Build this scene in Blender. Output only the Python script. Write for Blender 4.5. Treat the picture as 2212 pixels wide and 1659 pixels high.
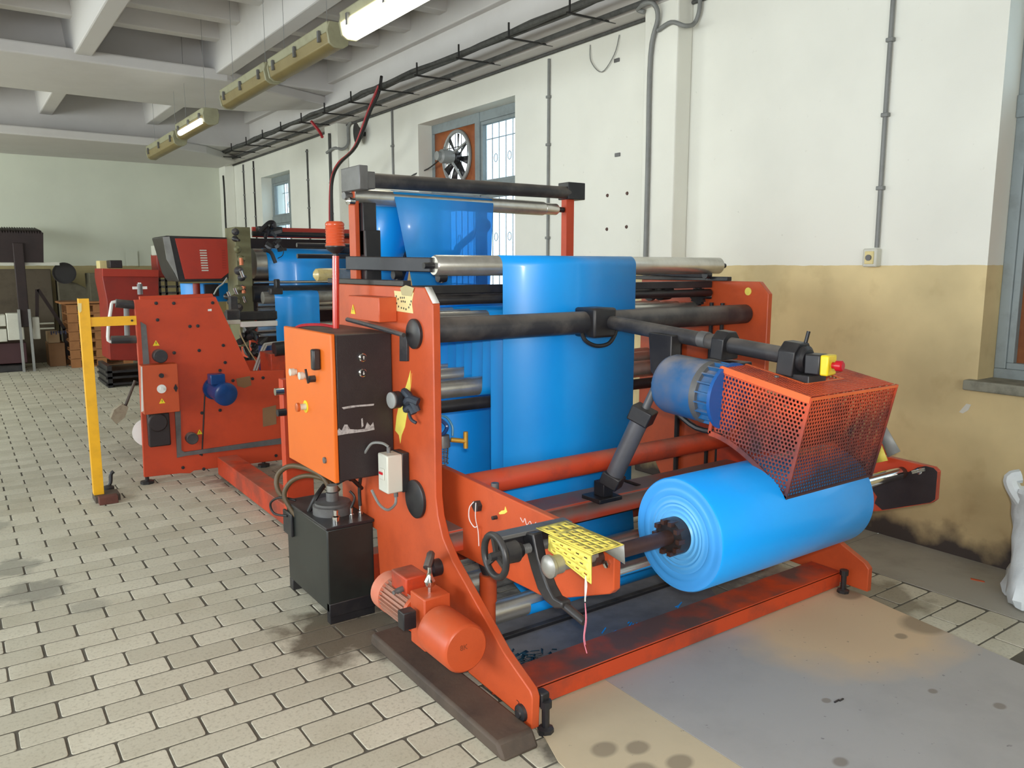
import bpy, bmesh, math, random
from mathutils import Vector, Matrix
random.seed(7)
for o in list(bpy.data.objects): bpy.data.objects.remove(o)
S = bpy.context.scene; COL = S.collection
PI = math.pi
V = Vector

# ------------------------------------------------------------------ camera
FPX = 1705.0; YAW = math.radians(35.2); PIT = math.radians(8.5); HCAM = 1.65
cy_, sy_, cp_, sp_ = math.cos(YAW), math.sin(YAW), math.cos(PIT), math.sin(PIT)
RT = V((cy_, -sy_, 0)); FW = V((sy_*cp_, cy_*cp_, -sp_)); UP = V((sy_*sp_, cy_*sp_, cp_))
CAMP = V((0, 0, HCAM))
cam = bpy.data.cameras.new('camera'); camo = bpy.data.objects.new('camera', cam); COL.objects.link(camo)
M4 = Matrix((RT, UP, -FW)).transposed().to_4x4(); M4.translation = CAMP
camo.matrix_world = M4
cam.sensor_fit = 'HORIZONTAL'; cam.sensor_width = 36; cam.lens = FPX*36/2212; cam.clip_start = 0.05
S.camera = camo

# ------------------------------------------------------------------ world, lights, exposure
W = bpy.data.worlds.new('world'); S.world = W; W.use_nodes = True
wn = W.node_tree.nodes['Background']; wn.inputs[0].default_value = (0.80, 0.92, 1.0, 1); wn.inputs[1].default_value = 3.6
S.view_settings.view_transform = 'Standard'; S.view_settings.look = 'None'
S.view_settings.exposure = 0.0; S.view_settings.gamma = 1.0; S.view_settings.use_curve_mapping = False
def area(name, loc, target, sx, sy, power, color):
    l = bpy.data.lights.new(name, 'AREA'); l.shape = 'RECTANGLE'; l.size = sx; l.size_y = sy; l.energy = power; l.color = color
    o = bpy.data.objects.new(name, l); COL.objects.link(o); o.location = loc
    o.rotation_euler = (V(target)-V(loc)).to_track_quat('-Z', 'Y').to_euler(); return o
area('camera_flash', (-0.02, -0.06, 1.72), (2.2, 3.1, 0.95), 0.07, 0.04, 56, (1.0, 0.95, 0.88))
area('fill_left', (-5.6, 3.0, 2.3), (3.5, 4.0, 1.0), 5.0, 2.0, 230, (0.92, 0.97, 1.0))  # added soft light standing in for assumed windows on the left
area('fill_rear', (-0.5, -3.6, 2.4), (2.5, 3.0, 0.5), 4.0, 1.8, 150, (0.95, 0.98, 1.0))  # added fill behind the camera, lifts the near floor and machine
area('fill_far', (-5.6, 12.0, 2.4), (2.0, 13.0, 1.8), 4.0, 2.0, 240, (0.98, 1.0, 0.88))  # added fill that brightens the far ceiling and back wall

# ------------------------------------------------------------------ helpers
def lin(c):
    return tuple((x/12.92 if x <= .04045 else ((x+.055)/1.055)**2.4) for x in (k/255 for k in c))
def nd(t, k, **kw):
    n = t.nodes.new(k)
    for a, b in kw.items(): setattr(n, a, b)
    return n
def mat(name, rgb, rough=.5, metal=0, dirt=None, dscale=6, damt=.5, rgb2=None, bump=0, bscale=80, coat=0, spec=.5, trans=0):
    """procedural: base colour with noise dirt and fine relief"""
    m = bpy.data.materials.new(name); m.use_nodes = True; t = m.node_tree
    b = t.nodes['Principled BSDF']; c = lin(rgb)
    b.inputs['Roughness'].default_value = rough; b.inputs['Metallic'].default_value = metal
    b.inputs['Coat Weight'].default_value = coat; b.inputs['Coat Roughness'].default_value = .12
    b.inputs['Specular IOR Level'].default_value = spec
    tc = nd(t, 'ShaderNodeTexCoord'); 
    n1 = nd(t, 'ShaderNodeTexNoise'); n1.inputs['Scale'].default_value = dscale; n1.inputs['Detail'].default_value = 8; n1.inputs['Roughness'].default_value = .65
    t.links.new(tc.outputs['Object'], n1.inputs['Vector'])
    r = nd(t, 'ShaderNodeValToRGB'); r.color_ramp.elements[0].position = .46; r.color_ramp.elements[1].position = .72
    t.links.new(n1.outputs['Fac'], r.inputs['Fac'])
    mx = nd(t, 'ShaderNodeMix', data_type='RGBA')
    mul = nd(t, 'ShaderNodeMath', operation='MULTIPLY'); mul.inputs[1].default_value = damt
    t.links.new(r.outputs['Color'], mul.inputs[0]); t.links.new(mul.outputs[0], mx.inputs['Factor'])
    d = lin(dirt) if dirt else tuple(x*.75 for x in c)
    mx.inputs['A'].default_value = (*c, 1); mx.inputs['B'].default_value = (*d, 1)
    t.links.new(mx.outputs['Result'], b.inputs['Base Color'])
    if bump:
        n2 = nd(t, 'ShaderNodeTexNoise'); n2.inputs['Scale'].default_value = bscale; n2.inputs['Detail'].default_value = 4
        t.links.new(tc.outputs['Object'], n2.inputs['Vector'])
        bp = nd(t, 'ShaderNodeBump'); bp.inputs['Strength'].default_value = bump; bp.inputs['Distance'].default_value = .004
        t.links.new(n2.outputs['Fac'], bp.inputs['Height']); t.links.new(bp.outputs['Normal'], b.inputs['Normal'])
    if trans:
        tr = nd(t, 'ShaderNodeBsdfTransparent'); tr.inputs[0].default_value = (.25, .62, 1, 1)
        ms = nd(t, 'ShaderNodeMixShader'); ms.inputs[0].default_value = trans
        t.links.new(b.outputs[0], ms.inputs[1]); t.links.new(tr.outputs[0], ms.inputs[2])
        t.links.new(ms.outputs[0], t.nodes['Material Output'].inputs['Surface'])
    return m
def emis(name, rgb, s):
    m = bpy.data.materials.new(name); m.use_nodes = True; b = m.node_tree.nodes['Principled BSDF']
    b.inputs['Base Color'].default_value = (.8, .8, .75, 1); b.inputs['Emission Color'].default_value = (*lin(rgb), 1); b.inputs['Emission Strength'].default_value = s
    return m

ORANGE = mat('orange_paint', (192, 80, 40), .42, dirt=(148, 58, 32), dscale=5, damt=.45, bump=.08, bscale=160)
ORANGE2 = mat('orange_paint_panel', (198, 68, 32), .5, dirt=(160, 55, 28), dscale=4, damt=.5, bump=.06)
ORANGEY = mat('amber_orange_paint', (224, 108, 28), .42, dirt=(205, 92, 28), dscale=3, damt=.35)
ORANGED = mat('dirty_orange_paint', (196, 66, 32), .5, dirt=(72, 52, 46), dscale=3.2, damt=.9, bump=.1)
REDP = mat('dark_red_paint', (150, 40, 28), .5, dirt=(92, 34, 28), dscale=4, damt=.5)
REDV = mat('red_paint', (176, 52, 34), .5, dirt=(140, 44, 32), dscale=4, damt=.5)
MESHP = mat('grimy_mesh_paint', (206, 82, 46), .6, dirt=(58, 40, 46), dscale=4, damt=.9)
def grime(m, z0, z1, rgb, amt):
    t = m.node_tree; b = t.nodes['Principled BSDF']; src = b.inputs['Base Color'].links[0].from_socket
    g = nd(t, 'ShaderNodeNewGeometry'); sx = nd(t, 'ShaderNodeSeparateXYZ'); t.links.new(g.outputs['Position'], sx.inputs[0])
    n = nd(t, 'ShaderNodeTexNoise'); n.inputs['Scale'].default_value = 7; n.inputs['Detail'].default_value = 6; t.links.new(g.outputs['Position'], n.inputs['Vector'])
    a = nd(t, 'ShaderNodeMath', operation='MULTIPLY_ADD'); a.inputs[1].default_value = .35; t.links.new(n.outputs[0], a.inputs[0]); t.links.new(sx.outputs[2], a.inputs[2])
    r = nd(t, 'ShaderNodeMapRange'); r.inputs[1].default_value = z1+.17; r.inputs[2].default_value = z0+.17; r.inputs[4].default_value = amt; t.links.new(a.outputs[0], r.inputs[0])
    x = nd(t, 'ShaderNodeMix', data_type='RGBA'); t.links.new(r.outputs[0], x.inputs['Factor']); t.links.new(src, x.inputs['A']); x.inputs['B'].default_value = (*lin(rgb), 1)
    t.links.new(x.outputs['Result'], b.inputs['Base Color'])
def dust(m, rgb, amt, lo=.4, hi=.62, sc=5):
    t = m.node_tree; b = t.nodes['Principled BSDF']; src = b.inputs['Base Color'].links[0].from_socket
    g = nd(t, 'ShaderNodeNewGeometry'); sx = nd(t, 'ShaderNodeSeparateXYZ'); t.links.new(g.outputs['Normal'], sx.inputs[0])
    n = nd(t, 'ShaderNodeTexNoise'); n.inputs['Scale'].default_value = sc; n.inputs['Detail'].default_value = 7; t.links.new(g.outputs['Position'], n.inputs['Vector'])
    r = nd(t, 'ShaderNodeMapRange'); r.inputs[1].default_value = .25; r.inputs[2].default_value = .9; t.links.new(sx.outputs[2], r.inputs[0])
    r2 = nd(t, 'ShaderNodeMapRange'); r2.inputs[1].default_value = lo; r2.inputs[2].default_value = hi; r2.inputs[4].default_value = amt; t.links.new(n.outputs[0], r2.inputs[0])
    a = nd(t, 'ShaderNodeMath', operation='MULTIPLY'); t.links.new(r.outputs[0], a.inputs[0]); t.links.new(r2.outputs[0], a.inputs[1])
    x = nd(t, 'ShaderNodeMix', data_type='RGBA'); t.links.new(a.outputs[0], x.inputs['Factor']); t.links.new(src, x.inputs['A']); x.inputs['B'].default_value = (*lin(rgb), 1)
    t.links.new(x.outputs['Result'], b.inputs['Base Color'])
grime(MESHP, .84, 1.20, (50, 38, 46), .95)
DUSTO = mat('orange_beam_with_dirt', (204, 74, 34), .6, dirt=(78, 58, 52), dscale=2.2, damt=.95, bump=.1)
DUSTO2 = mat('dusty_orange_beam', (190, 66, 34), .6, dirt=(128, 110, 104), dscale=2.5, damt=.9, bump=.1)
BLACKP = mat('black_metal', (30, 30, 34), .42, dirt=(66, 62, 60), dscale=7, damt=.5)
BLACKC = mat('black_crackle_paint', (38, 30, 32), .5, dirt=(54, 44, 44), dscale=9, damt=.5, bump=.25, bscale=220)
TANK = mat('dark_oily_paint', (38, 42, 40), .35, dirt=(20, 20, 20), dscale=4, damt=.6)
DUSTB = mat('dusty_black_metal', (44, 44, 48), .5, dirt=(112, 106, 100), dscale=5, damt=.55)
GREYM = mat('grey_metal', (112, 112, 112), .45, .4, dirt=(70, 68, 66), dscale=6, damt=.6)
STEEL = mat('bright_roller_steel', (214, 212, 204), .3, .8, dirt=(170, 166, 156), dscale=9, damt=.5)
STEELD = mat('dull_steel', (160, 158, 152), .4, .6, dirt=(96, 92, 88), dscale=9, damt=.6)
CHROME = mat('chrome', (215, 215, 212), .12, 1)
RUSTY = mat('rusty_shaft_steel', (86, 62, 56), .45, .5, dirt=(52, 40, 38), dscale=10, damt=.6)
BLUEF = mat('blue_film', (18, 164, 255), .36, dirt=(12, 150, 248), dscale=2, damt=.5, coat=.15)
BLUET = mat('thin_blue_film', (52, 172, 250), .4, dirt=(44, 162, 244), dscale=2, damt=.5, coat=.1, trans=.38)
BLUEM = mat('blue_motor_paint', (28, 94, 148), .42, dirt=(120, 112, 110), dscale=4, damt=.55)
BLUEM2 = mat('deep_blue_motor_paint', (24, 62, 118), .3, dirt=(16, 40, 80), dscale=8, damt=.6)
YELLOW = mat('yellow_paint', (244, 182, 28), .42, dirt=(196, 140, 24), dscale=7, damt=.45)
YELLOWC = mat('pale_yellow_paint', (232, 214, 96), .5, dirt=(180, 164, 84), dscale=10, damt=.5)
YELLOWE = mat('yellow_plastic', (240, 214, 40), .4)
REDB = mat('red_plastic', (196, 24, 40), .3)
WHITE = mat('white_plaster', (212, 212, 202), .85, dirt=(190, 188, 178), dscale=1.6, damt=.4, bump=.15, bscale=14)
CEILM = mat('ceiling_whitewash', (204, 201, 198), .9, dirt=(186, 182, 178), dscale=1.2, damt=.4, bump=.15, bscale=10)
WPLAST = mat('pale_grey_plastic', (206, 206, 194), .4, dirt=(170, 168, 156), damt=.3)
WHITEP = mat('white_plastic', (228, 228, 224), .4)
PIPEG = mat('grey_conduit', (128, 130, 128), .5, dirt=(96, 96, 94), damt=.5)
CABLE = mat('dusty_cable_bundle', (84, 84, 82), .8, dirt=(50, 52, 50), dscale=12, damt=.8, bump=.5, bscale=40)
CABLEB = mat('black_cable', (30, 28, 28), .5)
CABLER = mat('red_cable', (176, 40, 48), .45)
CABLEG = mat('grey_cable', (172, 176, 170), .5)
GREENC = mat('olive_green_paint', (116, 114, 82), .6, dirt=(88, 84, 60), dscale=5, damt=.6)
WOODB = mat('fan_board_wood', (150, 84, 40), .7, dirt=(120, 56, 32), dscale=7, damt=.7)
PLANKM = mat('old_dark_plank', (84, 72, 62), .7, dirt=(52, 46, 44), dscale=5, damt=.8, bump=.4, bscale=30)
PALLET = mat('pallet_wood', (164, 112, 68), .8, dirt=(120, 78, 48), dscale=5, damt=.6)
CARD = mat('cardboard', (140, 104, 72), .85, dirt=(116, 84, 58), damt=.4)
BROWNM = mat('dark_brown_steel', (44, 30, 30), .6, dirt=(24, 18, 20), dscale=5, damt=.6)
FRAMEW = mat('grey_window_paint', (134, 144, 146), .6, dirt=(108, 112, 110), dscale=7, damt=.6)
SILLM = mat('dusty_sill_stone', (140, 140, 126), .85, dirt=(84, 84, 74), dscale=10, damt=.7, bump=.3)
TAPE = mat('brown_tape', (206, 180, 112), .3, coat=.5)
STICK = mat('cream_sticker_paper', (226, 210, 150), .5)
LAMPY = mat('yellowed_diffuser', (132, 118, 76), .4, dirt=(104, 88, 50), dscale=5, damt=.5)
LAMPB = mat('lamp_body', (150, 148, 120), .5, dirt=(110, 104, 80), dscale=6, damt=.5)
LAMPON = emis('lit_diffuser', (255, 250, 226), 9)
TUBEON = emis('lit_tube', (255, 255, 245), 5)
BEACON = mat('orange_beacon_lens', (208, 84, 46), .25, coat=.6)
FLAGW = mat('frayed_white_string', (232, 226, 226), .7)
STRINGR = mat('pink_string', (224, 130, 150), .7)
WGREY = mat('weathered_grey_steel', (150, 152, 150), .5, .2, dirt=(110, 110, 106), damt=.5)
HOSE = mat('brown_rubber_hose', (92, 74, 48), .5, dirt=(60, 50, 40), damt=.6)

dust(DUSTO, (96, 74, 68), .95, .40, .58, 3.5); dust(DUSTO2, (132, 116, 110), .95, .3, .5, 3); dust(ORANGED, (158, 112, 92), .7, .35, .6, 4)
dust(BLACKC, (104, 100, 90), .8, .3, .6, 6); dust(DUSTB, (128, 120, 112), .75, .3, .6, 6); dust(BLACKP, (90, 86, 82), .5, .35, .65, 8)
dust(BLUEM, (150, 142, 138), .75, .35, .6, 9); dust(ORANGE, (190, 120, 88), .4, .4, .65, 5)
class G:
    def __init__(s): s.b = bmesh.new()
    def _xf(s, vs, M):
        for v in vs: v.co = M @ v.co
    def box(s, x0, x1, y0, y1, z0, z1):
        vs = [s.b.verts.new(p) for p in ((x0,y0,z0),(x1,y0,z0),(x1,y1,z0),(x0,y1,z0),(x0,y0,z1),(x1,y0,z1),(x1,y1,z1),(x0,y1,z1))]
        for f in ((3,2,1,0),(4,5,6,7),(0,1,5,4),(1,2,6,5),(2,3,7,6),(3,0,4,7)): s.b.faces.new([vs[i] for i in f])
        return s
    def beam(s, p0, p1, w, h, up=(0,0,1)):
        """rectangular bar from p0 to p1; w across, h along up"""
        p0, p1 = V(p0), V(p1); d = (p1-p0).normalized(); u = V(up); a = d.cross(u)
        if a.length < 1e-4: a = V((1,0,0))
        a.normalize(); u = a.cross(d).normalized()
        vs = []
        for p in (p0, p1):
            for i, j in ((-1,-1),(1,-1),(1,1),(-1,1)): vs.append(s.b.verts.new(p+a*(i*w/2)+u*(j*h/2)))
        for f in ((0,3,2,1),(4,5,6,7),(0,1,5,4),(1,2,6,5),(2,3,7,6),(3,0,4,7)): s.b.faces.new([vs[i] for i in f])
        return s
    def cyl(s, p0, p1, r, n=20, r2=None):
        return s.lathe(p0, V(p1)-V(p0), [(0,0),(0,r),((V(p1)-V(p0)).length, r if r2 is None else r2),((V(p1)-V(p0)).length,0)], n)
    def lathe(s, p0, d, prof, n=20):
        p0 = V(p0); d = V(d).normalized(); a = d.orthogonal().normalized(); c = d.cross(a); rings = []
        for t, r in prof:
            if r < 1e-6: rings.append([s.b.verts.new(p0+d*t)])
            else: rings.append([s.b.verts.new(p0+d*t+(a*math.cos(2*PI*k/n)+c*math.sin(2*PI*k/n))*r) for k in range(n)])
        for A, B in zip(rings, rings[1:]):
            for k in range(n):
                q = (k+1) % n
                if len(A) == 1 and len(B) == 1: continue
                if len(A) == 1: s.b.faces.new((A[0], B[q], B[k]))
                elif len(B) == 1: s.b.faces.new((A[k], A[q], B[0]))
                else: s.b.faces.new((A[k], A[q], B[q], B[k]))
        return s
    def prism(s, ax, pts, a0, a1):
        i = 'xyz'.index(ax)
        def mk(a, p):
            l = list(p); l.insert(i, a); return s.b.verts.new(l)
        A = [mk(a0, p) for p in pts]; B = [mk(a1, p) for p in pts]
        s.b.faces.new(A[::-1]); s.b.faces.new(B)
        for k in range(len(pts)):
            q = (k+1) % len(pts); s.b.faces.new((A[k], A[q], B[q], B[k]))
        return s
    def tube(s, pts, r, n=8, sub=4, closed=False):
        P = [V(p) for p in pts]; N = len(P)
        if sub > 1 and N > 2:
            Q = []
            rng = range(N if closed else N-1)
            for i in rng:
                p0 = P[(i-1) % N] if closed or i > 0 else P[0]; p1 = P[i]; p2 = P[(i+1) % N]; p3 = P[(i+2) % N] if closed or i+2 < N else P[-1]
                for k in range(sub):
                    t = k/sub
                    Q.append(.5*((2*p1)+(p2-p0)*t+(2*p0-5*p1+4*p2-p3)*t*t+(3*p1-p0-3*p2+p3)*t**3))
            if not closed: Q.append(P[-1])
            P = Q; N = len(P)
        rings = []; up = None
        for i in range(N):
            if closed: d = P[(i+1) % N]-P[i-1]
            else: d = P[min(i+1, N-1)]-P[max(i-1, 0)]
            d.normalize()
            if up is None: up = d.orthogonal().normalized()
            a = (up-d*up.dot(d))
            if a.length < 1e-5: a = d.orthogonal()
            a.normalize(); up = a; c = d.cross(a)
            rings.append([s.b.verts.new(P[i]+(a*math.cos(2*PI*k/n)+c*math.sin(2*PI*k/n))*r) for k in range(n)])
        for i in range(N if closed else N-1):
            A, B = rings[i], rings[(i+1) % N]
            for k in range(n): s.b.faces.new((A[k], A[(k+1) % n], B[(k+1) % n], B[k]))
        if not closed: s.b.faces.new(rings[0][::-1]); s.b.faces.new(rings[-1])
        return s
    def ribbon(s, path, x0, x1):
        """sheet following a (y,z) path, spanning x0..x1"""
        q = [path[0]]
        for p, n in zip(path, path[1:]):
            L = math.hypot(n[0]-p[0], n[1]-p[1])
            if L > .05: q += [(p[0]+(n[0]-p[0])*t/L, p[1]+(n[1]-p[1])*t/L) for t in (.006, L-.006)]
            q.append(n)
        path = q
        A = [s.b.verts.new((x0, y, z)) for y, z in path]; B = [s.b.verts.new((x1, y, z)) for y, z in path]
        for k in range(len(path)-1): s.b.faces.new((A[k], B[k], B[k+1], A[k+1]))
        return s
    def quad(s, *p):
        s.b.faces.new([s.b.verts.new(q) for q in p]); return s
    def perf(s, A, B, C, D, nu, nv, hw, hh, border=(.03,.03), seg=0, keep=None, stag=True):
        """perforated sheet on the quad A,B,C,D; hw,hh hole size as a fraction of the cell; seg=0 slots, else round holes"""
        A, B, C, D = map(V, (A, B, C, D))
        P = lambda u, v: (A*(1-u)+B*u)*(1-v)+(D*(1-u)+C*u)*v
        bu, bv = border; Fn = lambda *q: s.b.faces.new([s.b.verts.new(P(*k)) for k in q])
        if keep is None:
            Fn((0,0),(1,0),(1,bv),(0,bv)); Fn((0,1-bv),(1,1-bv),(1,1),(0,1)); Fn((0,bv),(bu,bv),(bu,1-bv),(0,1-bv)); Fn((1-bu,bv),(1,bv),(1,1-bv),(1-bu,1-bv))
        du = (1-2*bu)/nu; dv = (1-2*bv)/nv
        for j in range(nv):
            off = .5 if (stag and j % 2) else 0
            us = []
            for i in range(nu + (1 if off else 0)):
                a = max(0, i-off); b = min(nu, i+1-off)
                us.append((a, b, b-a > .9))
            for a, b, full in us:
                u0 = bu+a*du; u1 = bu+b*du; v0 = bv+j*dv; v1 = v0+dv
                if keep and not keep((u0+u1)/2, (v0+v1)/2): continue
                if not full: Fn((u0,v0),(u1,v0),(u1,v1),(u0,v1)); continue
                um, vm = (u0+u1)/2, (v0+v1)/2
                if seg:
                    O = []; I = []
                    for k in range(8):
                        c, q = ((-1,-1),(0,-1),(1,-1),(1,0),(1,1),(0,1),(-1,1),(-1,0))[k]
                        O.append(s.b.verts.new(P(um+c*(u1-u0)/2, vm+q*(v1-v0)/2)))
                        an = math.atan2(q, c); I.append(s.b.verts.new(P(um+math.cos(an)*(u1-u0)*hw/2, vm+math.sin(an)*(v1-v0)*hh/2)))
                    for k in range(8): s.b.faces.new((O[k], O[(k+1)%8], I[(k+1)%8], I[k]))
                else:
                    O = [s.b.verts.new(P(*q)) for q in ((u0,v0),(u1,v0),(u1,v1),(u0,v1))]
                    a, b = (u1-u0)*hw/2, (v1-v0)*hh/2
                    I = [s.b.verts.new(P(*q)) for q in ((um-a,vm-b),(um+a,vm-b),(um+a,vm+b),(um-a,vm+b))]
                    for k in range(4): s.b.faces.new((O[k], O[(k+1)%4], I[(k+1)%4], I[k]))
        return s
    def done(s, name, m, parent=None, bevel=0, solid=0, smooth=True, label=None, cat=None, group=None, kind=None):
        b = s.b
        bmesh.ops.remove_doubles(b, verts=b.verts, dist=1e-6)
        bmesh.ops.recalc_face_normals(b, faces=b.faces)
        for f in b.faces: f.smooth = smooth
        for e in b.edges:
            if len(e.link_faces) == 2:
                try: e.smooth = e.calc_face_angle() < math.radians(38)
                except Exception: pass
        me = bpy.data.meshes.new(name); b.to_mesh(me); b.free()
        for mm in (m if isinstance(m, (list, tuple)) else [m]): me.materials.append(mm)
        o = bpy.data.objects.new(name, me); COL.objects.link(o)
        if bevel:
            md = o.modifiers.new('bevel', 'BEVEL'); md.width = bevel; md.segments = 2; md.limit_method = 'ANGLE'; md.angle_limit = math.radians(40)
        if solid:
            md = o.modifiers.new('solid', 'SOLIDIFY'); md.thickness = solid; md.offset = 0
        if parent: setp(o, parent)
        tag(o, label, cat, group, kind); return o
def tag(o, label=None, cat=None, group=None, kind=None):
    if label: o['label'] = label
    if cat: o['category'] = cat
    if group: o['group'] = group
    if kind: o['kind'] = kind
    return o
WM = {}
def setp(o, p):
    o.parent = p
    m = Matrix.Identity(4); q = p
    while q is not None: m = (q.matrix_parent_inverse @ q.matrix_basis if q.parent else q.matrix_basis) @ m if False else m; q = q.parent
    # parents are either unrotated empties (translation only) or meshes at identity below them
    r = p
    while r.parent: r = r.parent
    o.matrix_parent_inverse = Matrix.Translation(-r.location) if not p.parent and p.type == 'EMPTY' else Matrix.Identity(4)
def thing(name, label, cat, loc, group=None):
    o = bpy.data.objects.new(name, None); o.empty_display_size = .1; COL.objects.link(o); o.location = V(loc)
    return tag(o, label, cat, group)
def dup(root, delta, label=None, group=None, name=None):
    r = root.copy(); COL.objects.link(r); r.location = root.location + V(delta)
    if label: r['label'] = label
    if group: r['group'] = group
    for ch in [c for c in root.children]:
        c = ch.copy(); COL.objects.link(c); c.parent = r
        for g in ch.children:
            d = g.copy(); COL.objects.link(d); d.parent = c
    return r
def at(ax, val, px, py):
    """world point on the real plane ax=val seen at photo pixel px,py"""
    d = FW + RT*((px-1106)/FPX) - UP*((py-829.5)/FPX); i = 'xyz'.index(ax)
    return CAMP + d*((val-CAMP[i])/d[i])
def arc(cy, cz, r, a0, a1, n=10):
    return [(cy+r*math.cos(math.radians(a0+(a1-a0)*k/n)), cz+r*math.sin(math.radians(a0+(a1-a0)*k/n))) for k in range(n+1)]
def disc_pts(cy, cz, r, n=16): return [(cy+r*math.cos(2*PI*k/n), cz+r*math.sin(2*PI*k/n)) for k in range(n)]
def text(name, s, size, loc, rot, m, parent, ext=.0006):
    c = bpy.data.curves.new(name, 'FONT'); c.body = s; c.size = size; c.extrude = ext; c.align_x = 'CENTER'; c.align_y = 'CENTER'
    t = bpy.data.objects.new(name+'_t', c); COL.objects.link(t)
    bpy.context.view_layer.update()
    me = bpy.data.meshes.new_from_object(t.evaluated_get(bpy.context.evaluated_depsgraph_get())); bpy.data.objects.remove(t)
    me.materials.clear(); me.materials.append(m)
    X = Matrix.Translation(V(loc)) @ rot.to_4x4(); me.transform(X)
    o = bpy.data.objects.new(name, me); COL.objects.link(o); setp(o, parent); return o
ROT_NY = Matrix(((1,0,0),(0,0,-1),(0,1,0)))          # reads when seen from -Y
ROT_NX = Matrix(((0,0,-1),(-1,0,0),(0,1,0)))         # reads when seen from -X

# ================================================================== ROOM
XW, YB = 4.6, 16.1
def wall_mat(name, white, tan, hgt=1.655, dirtbase=True):
    m = bpy.data.materials.new(name); m.use_nodes = True; t = m.node_tree; b = t.nodes['Principled BSDF']; b.inputs['Roughness'].default_value = .8
    g = nd(t, 'ShaderNodeNewGeometry'); sx = nd(t, 'ShaderNodeSeparateXYZ'); t.links.new(g.outputs['Position'], sx.inputs[0])
    def noise(sc, det=6):
        n = nd(t, 'ShaderNodeTexNoise'); n.inputs['Scale'].default_value = sc; n.inputs['Detail'].default_value = det; t.links.new(g.outputs['Position'], n.inputs['Vector']); return n
    def ma(op, a, b_, c=None):
        n = nd(t, 'ShaderNodeMath', operation=op)
        for i, q in enumerate((a, b_, c)):
            if q is None: continue
            if isinstance(q, (int, float)): n.inputs[i].default_value = q
            else: t.links.new(q, n.inputs[i])
        return n.outputs[0]
    def mapr(v, a, b_):
        n = nd(t, 'ShaderNodeMapRange'); n.inputs[1].default_value = a; n.inputs[2].default_value = b_; t.links.new(v, n.inputs[0]); return n.outputs[0]
    def mix(f, A, B):
        n = nd(t, 'ShaderNodeMix', data_type='RGBA')
        if isinstance(f, (int, float)): n.inputs['Factor'].default_value = f
        else: t.links.new(f, n.inputs['Factor'])
        for k, q in (('A', A), ('B', B)):
            if isinstance(q, tuple): n.inputs[k].default_value = (*lin(q), 1)
            else: t.links.new(q, n.inputs[k])
        return n.outputs['Result']
    z = sx.outputs[2]; n4 = noise(7, 3)
    edge = ma('ADD', z, ma('MULTIPLY', ma('SUBTRACT', n4.outputs[0], .5), .02))
    isw = ma('GREATER_THAN', edge, hgt)
    nb = noise(1.6); nm = noise(4.5, 10); nf = noise(26, 4)
    tanc = mix(mapr(nb.outputs[0], .35, .7), tan, tuple(int(k*.86) for k in tan))
    tanc = mix(ma('MULTIPLY', mapr(nm.outputs[0], .56, .8), .4), tanc, (150, 124, 76))
    whc = mix(ma('MULTIPLY', mapr(nb.outputs[0], .4, .75), .5), white, tuple(int(k*.93) for k in white))
    whc = mix(ma('MULTIPLY', mapr(nf.outputs[0], .72, .8), .35), whc, (160, 156, 146))
    c = mix(isw, tanc, whc)
    if dirtbase:
        low = ma('SUBTRACT', ma('ADD', ma('MULTIPLY', nm.outputs[0], .36), .0), z)
        c = mix(ma('MULTIPLY', mapr(low, -.32, .06), .5), c, (122, 92, 58))
        c = mix(mapr(low, .02, .14), c, (62, 54, 50))
    t.links.new(c, b.inputs['Base Color'])
    bp = nd(t, 'ShaderNodeBump'); bp.inputs['Strength'].default_value = .3; bp.inputs['Distance'].default_value = .01; t.links.new(nm.outputs[0], bp.inputs['Height']); t.links.new(bp.outputs[0], b.inputs['Normal'])
    return m
WALLR = wall_mat('wall_paint_right', (232, 232, 222), (226, 206, 156))
WALLB = wall_mat('wall_paint_back', (206, 210, 194), (178, 164, 120))

def struct(g, name, m, **k): return g.done(name, m, kind='structure', smooth=False, **k)
# wall with window openings (built from blocks round the openings)
WINS = [(.55, 2.05, 1.02, 3.28), (6.47, 8.42, 1.02, 3.28), (12.72, 14.15, 1.02, 3.18)]
g = G(); y = -4.0; T = .42
for (a, b_, z0, z1) in WINS:
    g.box(XW, XW+T, y, a, 0, 4.6); g.box(XW, XW+T, a, b_, 0, z0); g.box(XW, XW+T, a, b_, z1, 4.6); y = b_
g.box(XW, XW+T, y, YB+.3, 0, 4.6)
wall_r = struct(g, 'wall_right', WALLR)
struct(G().box(-6.3, XW+T, YB, YB+.3, 0, 4.6), 'wall_back', WALLB)
# left wall with large window openings (outside the picture), closed front wall
g = G()
for a, b_ in ((-4.3, -2.5), (7.6, 8.6), (14.6, YB)): g.box(-6.3, -6.0, a, b_, 0, 4.6)
for a, b_ in ((-2.5, 7.6), (8.6, 14.6)): g.box(-6.3, -6.0, a, b_, 0, 1.1); g.box(-6.3, -6.0, a, b_, 3.6, 4.6)
struct(g, 'wall_left', WALLR)
struct(G().box(-6.3, XW+T, -4.3, -4.0, 0, 4.6), 'wall_front', WALLR)

# pilasters
def pilaster(name, y0, y1, x0=4.44):
    struct(G().box(x0, XW, y0, y1, 0, 4.0), name, WALLR, bevel=.012)
pilaster('trim_1', 4.22, 4.56); pilaster('trim_2', 10.40, 10.84); pilaster('trim_3', 15.72, YB, 4.42)

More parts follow.
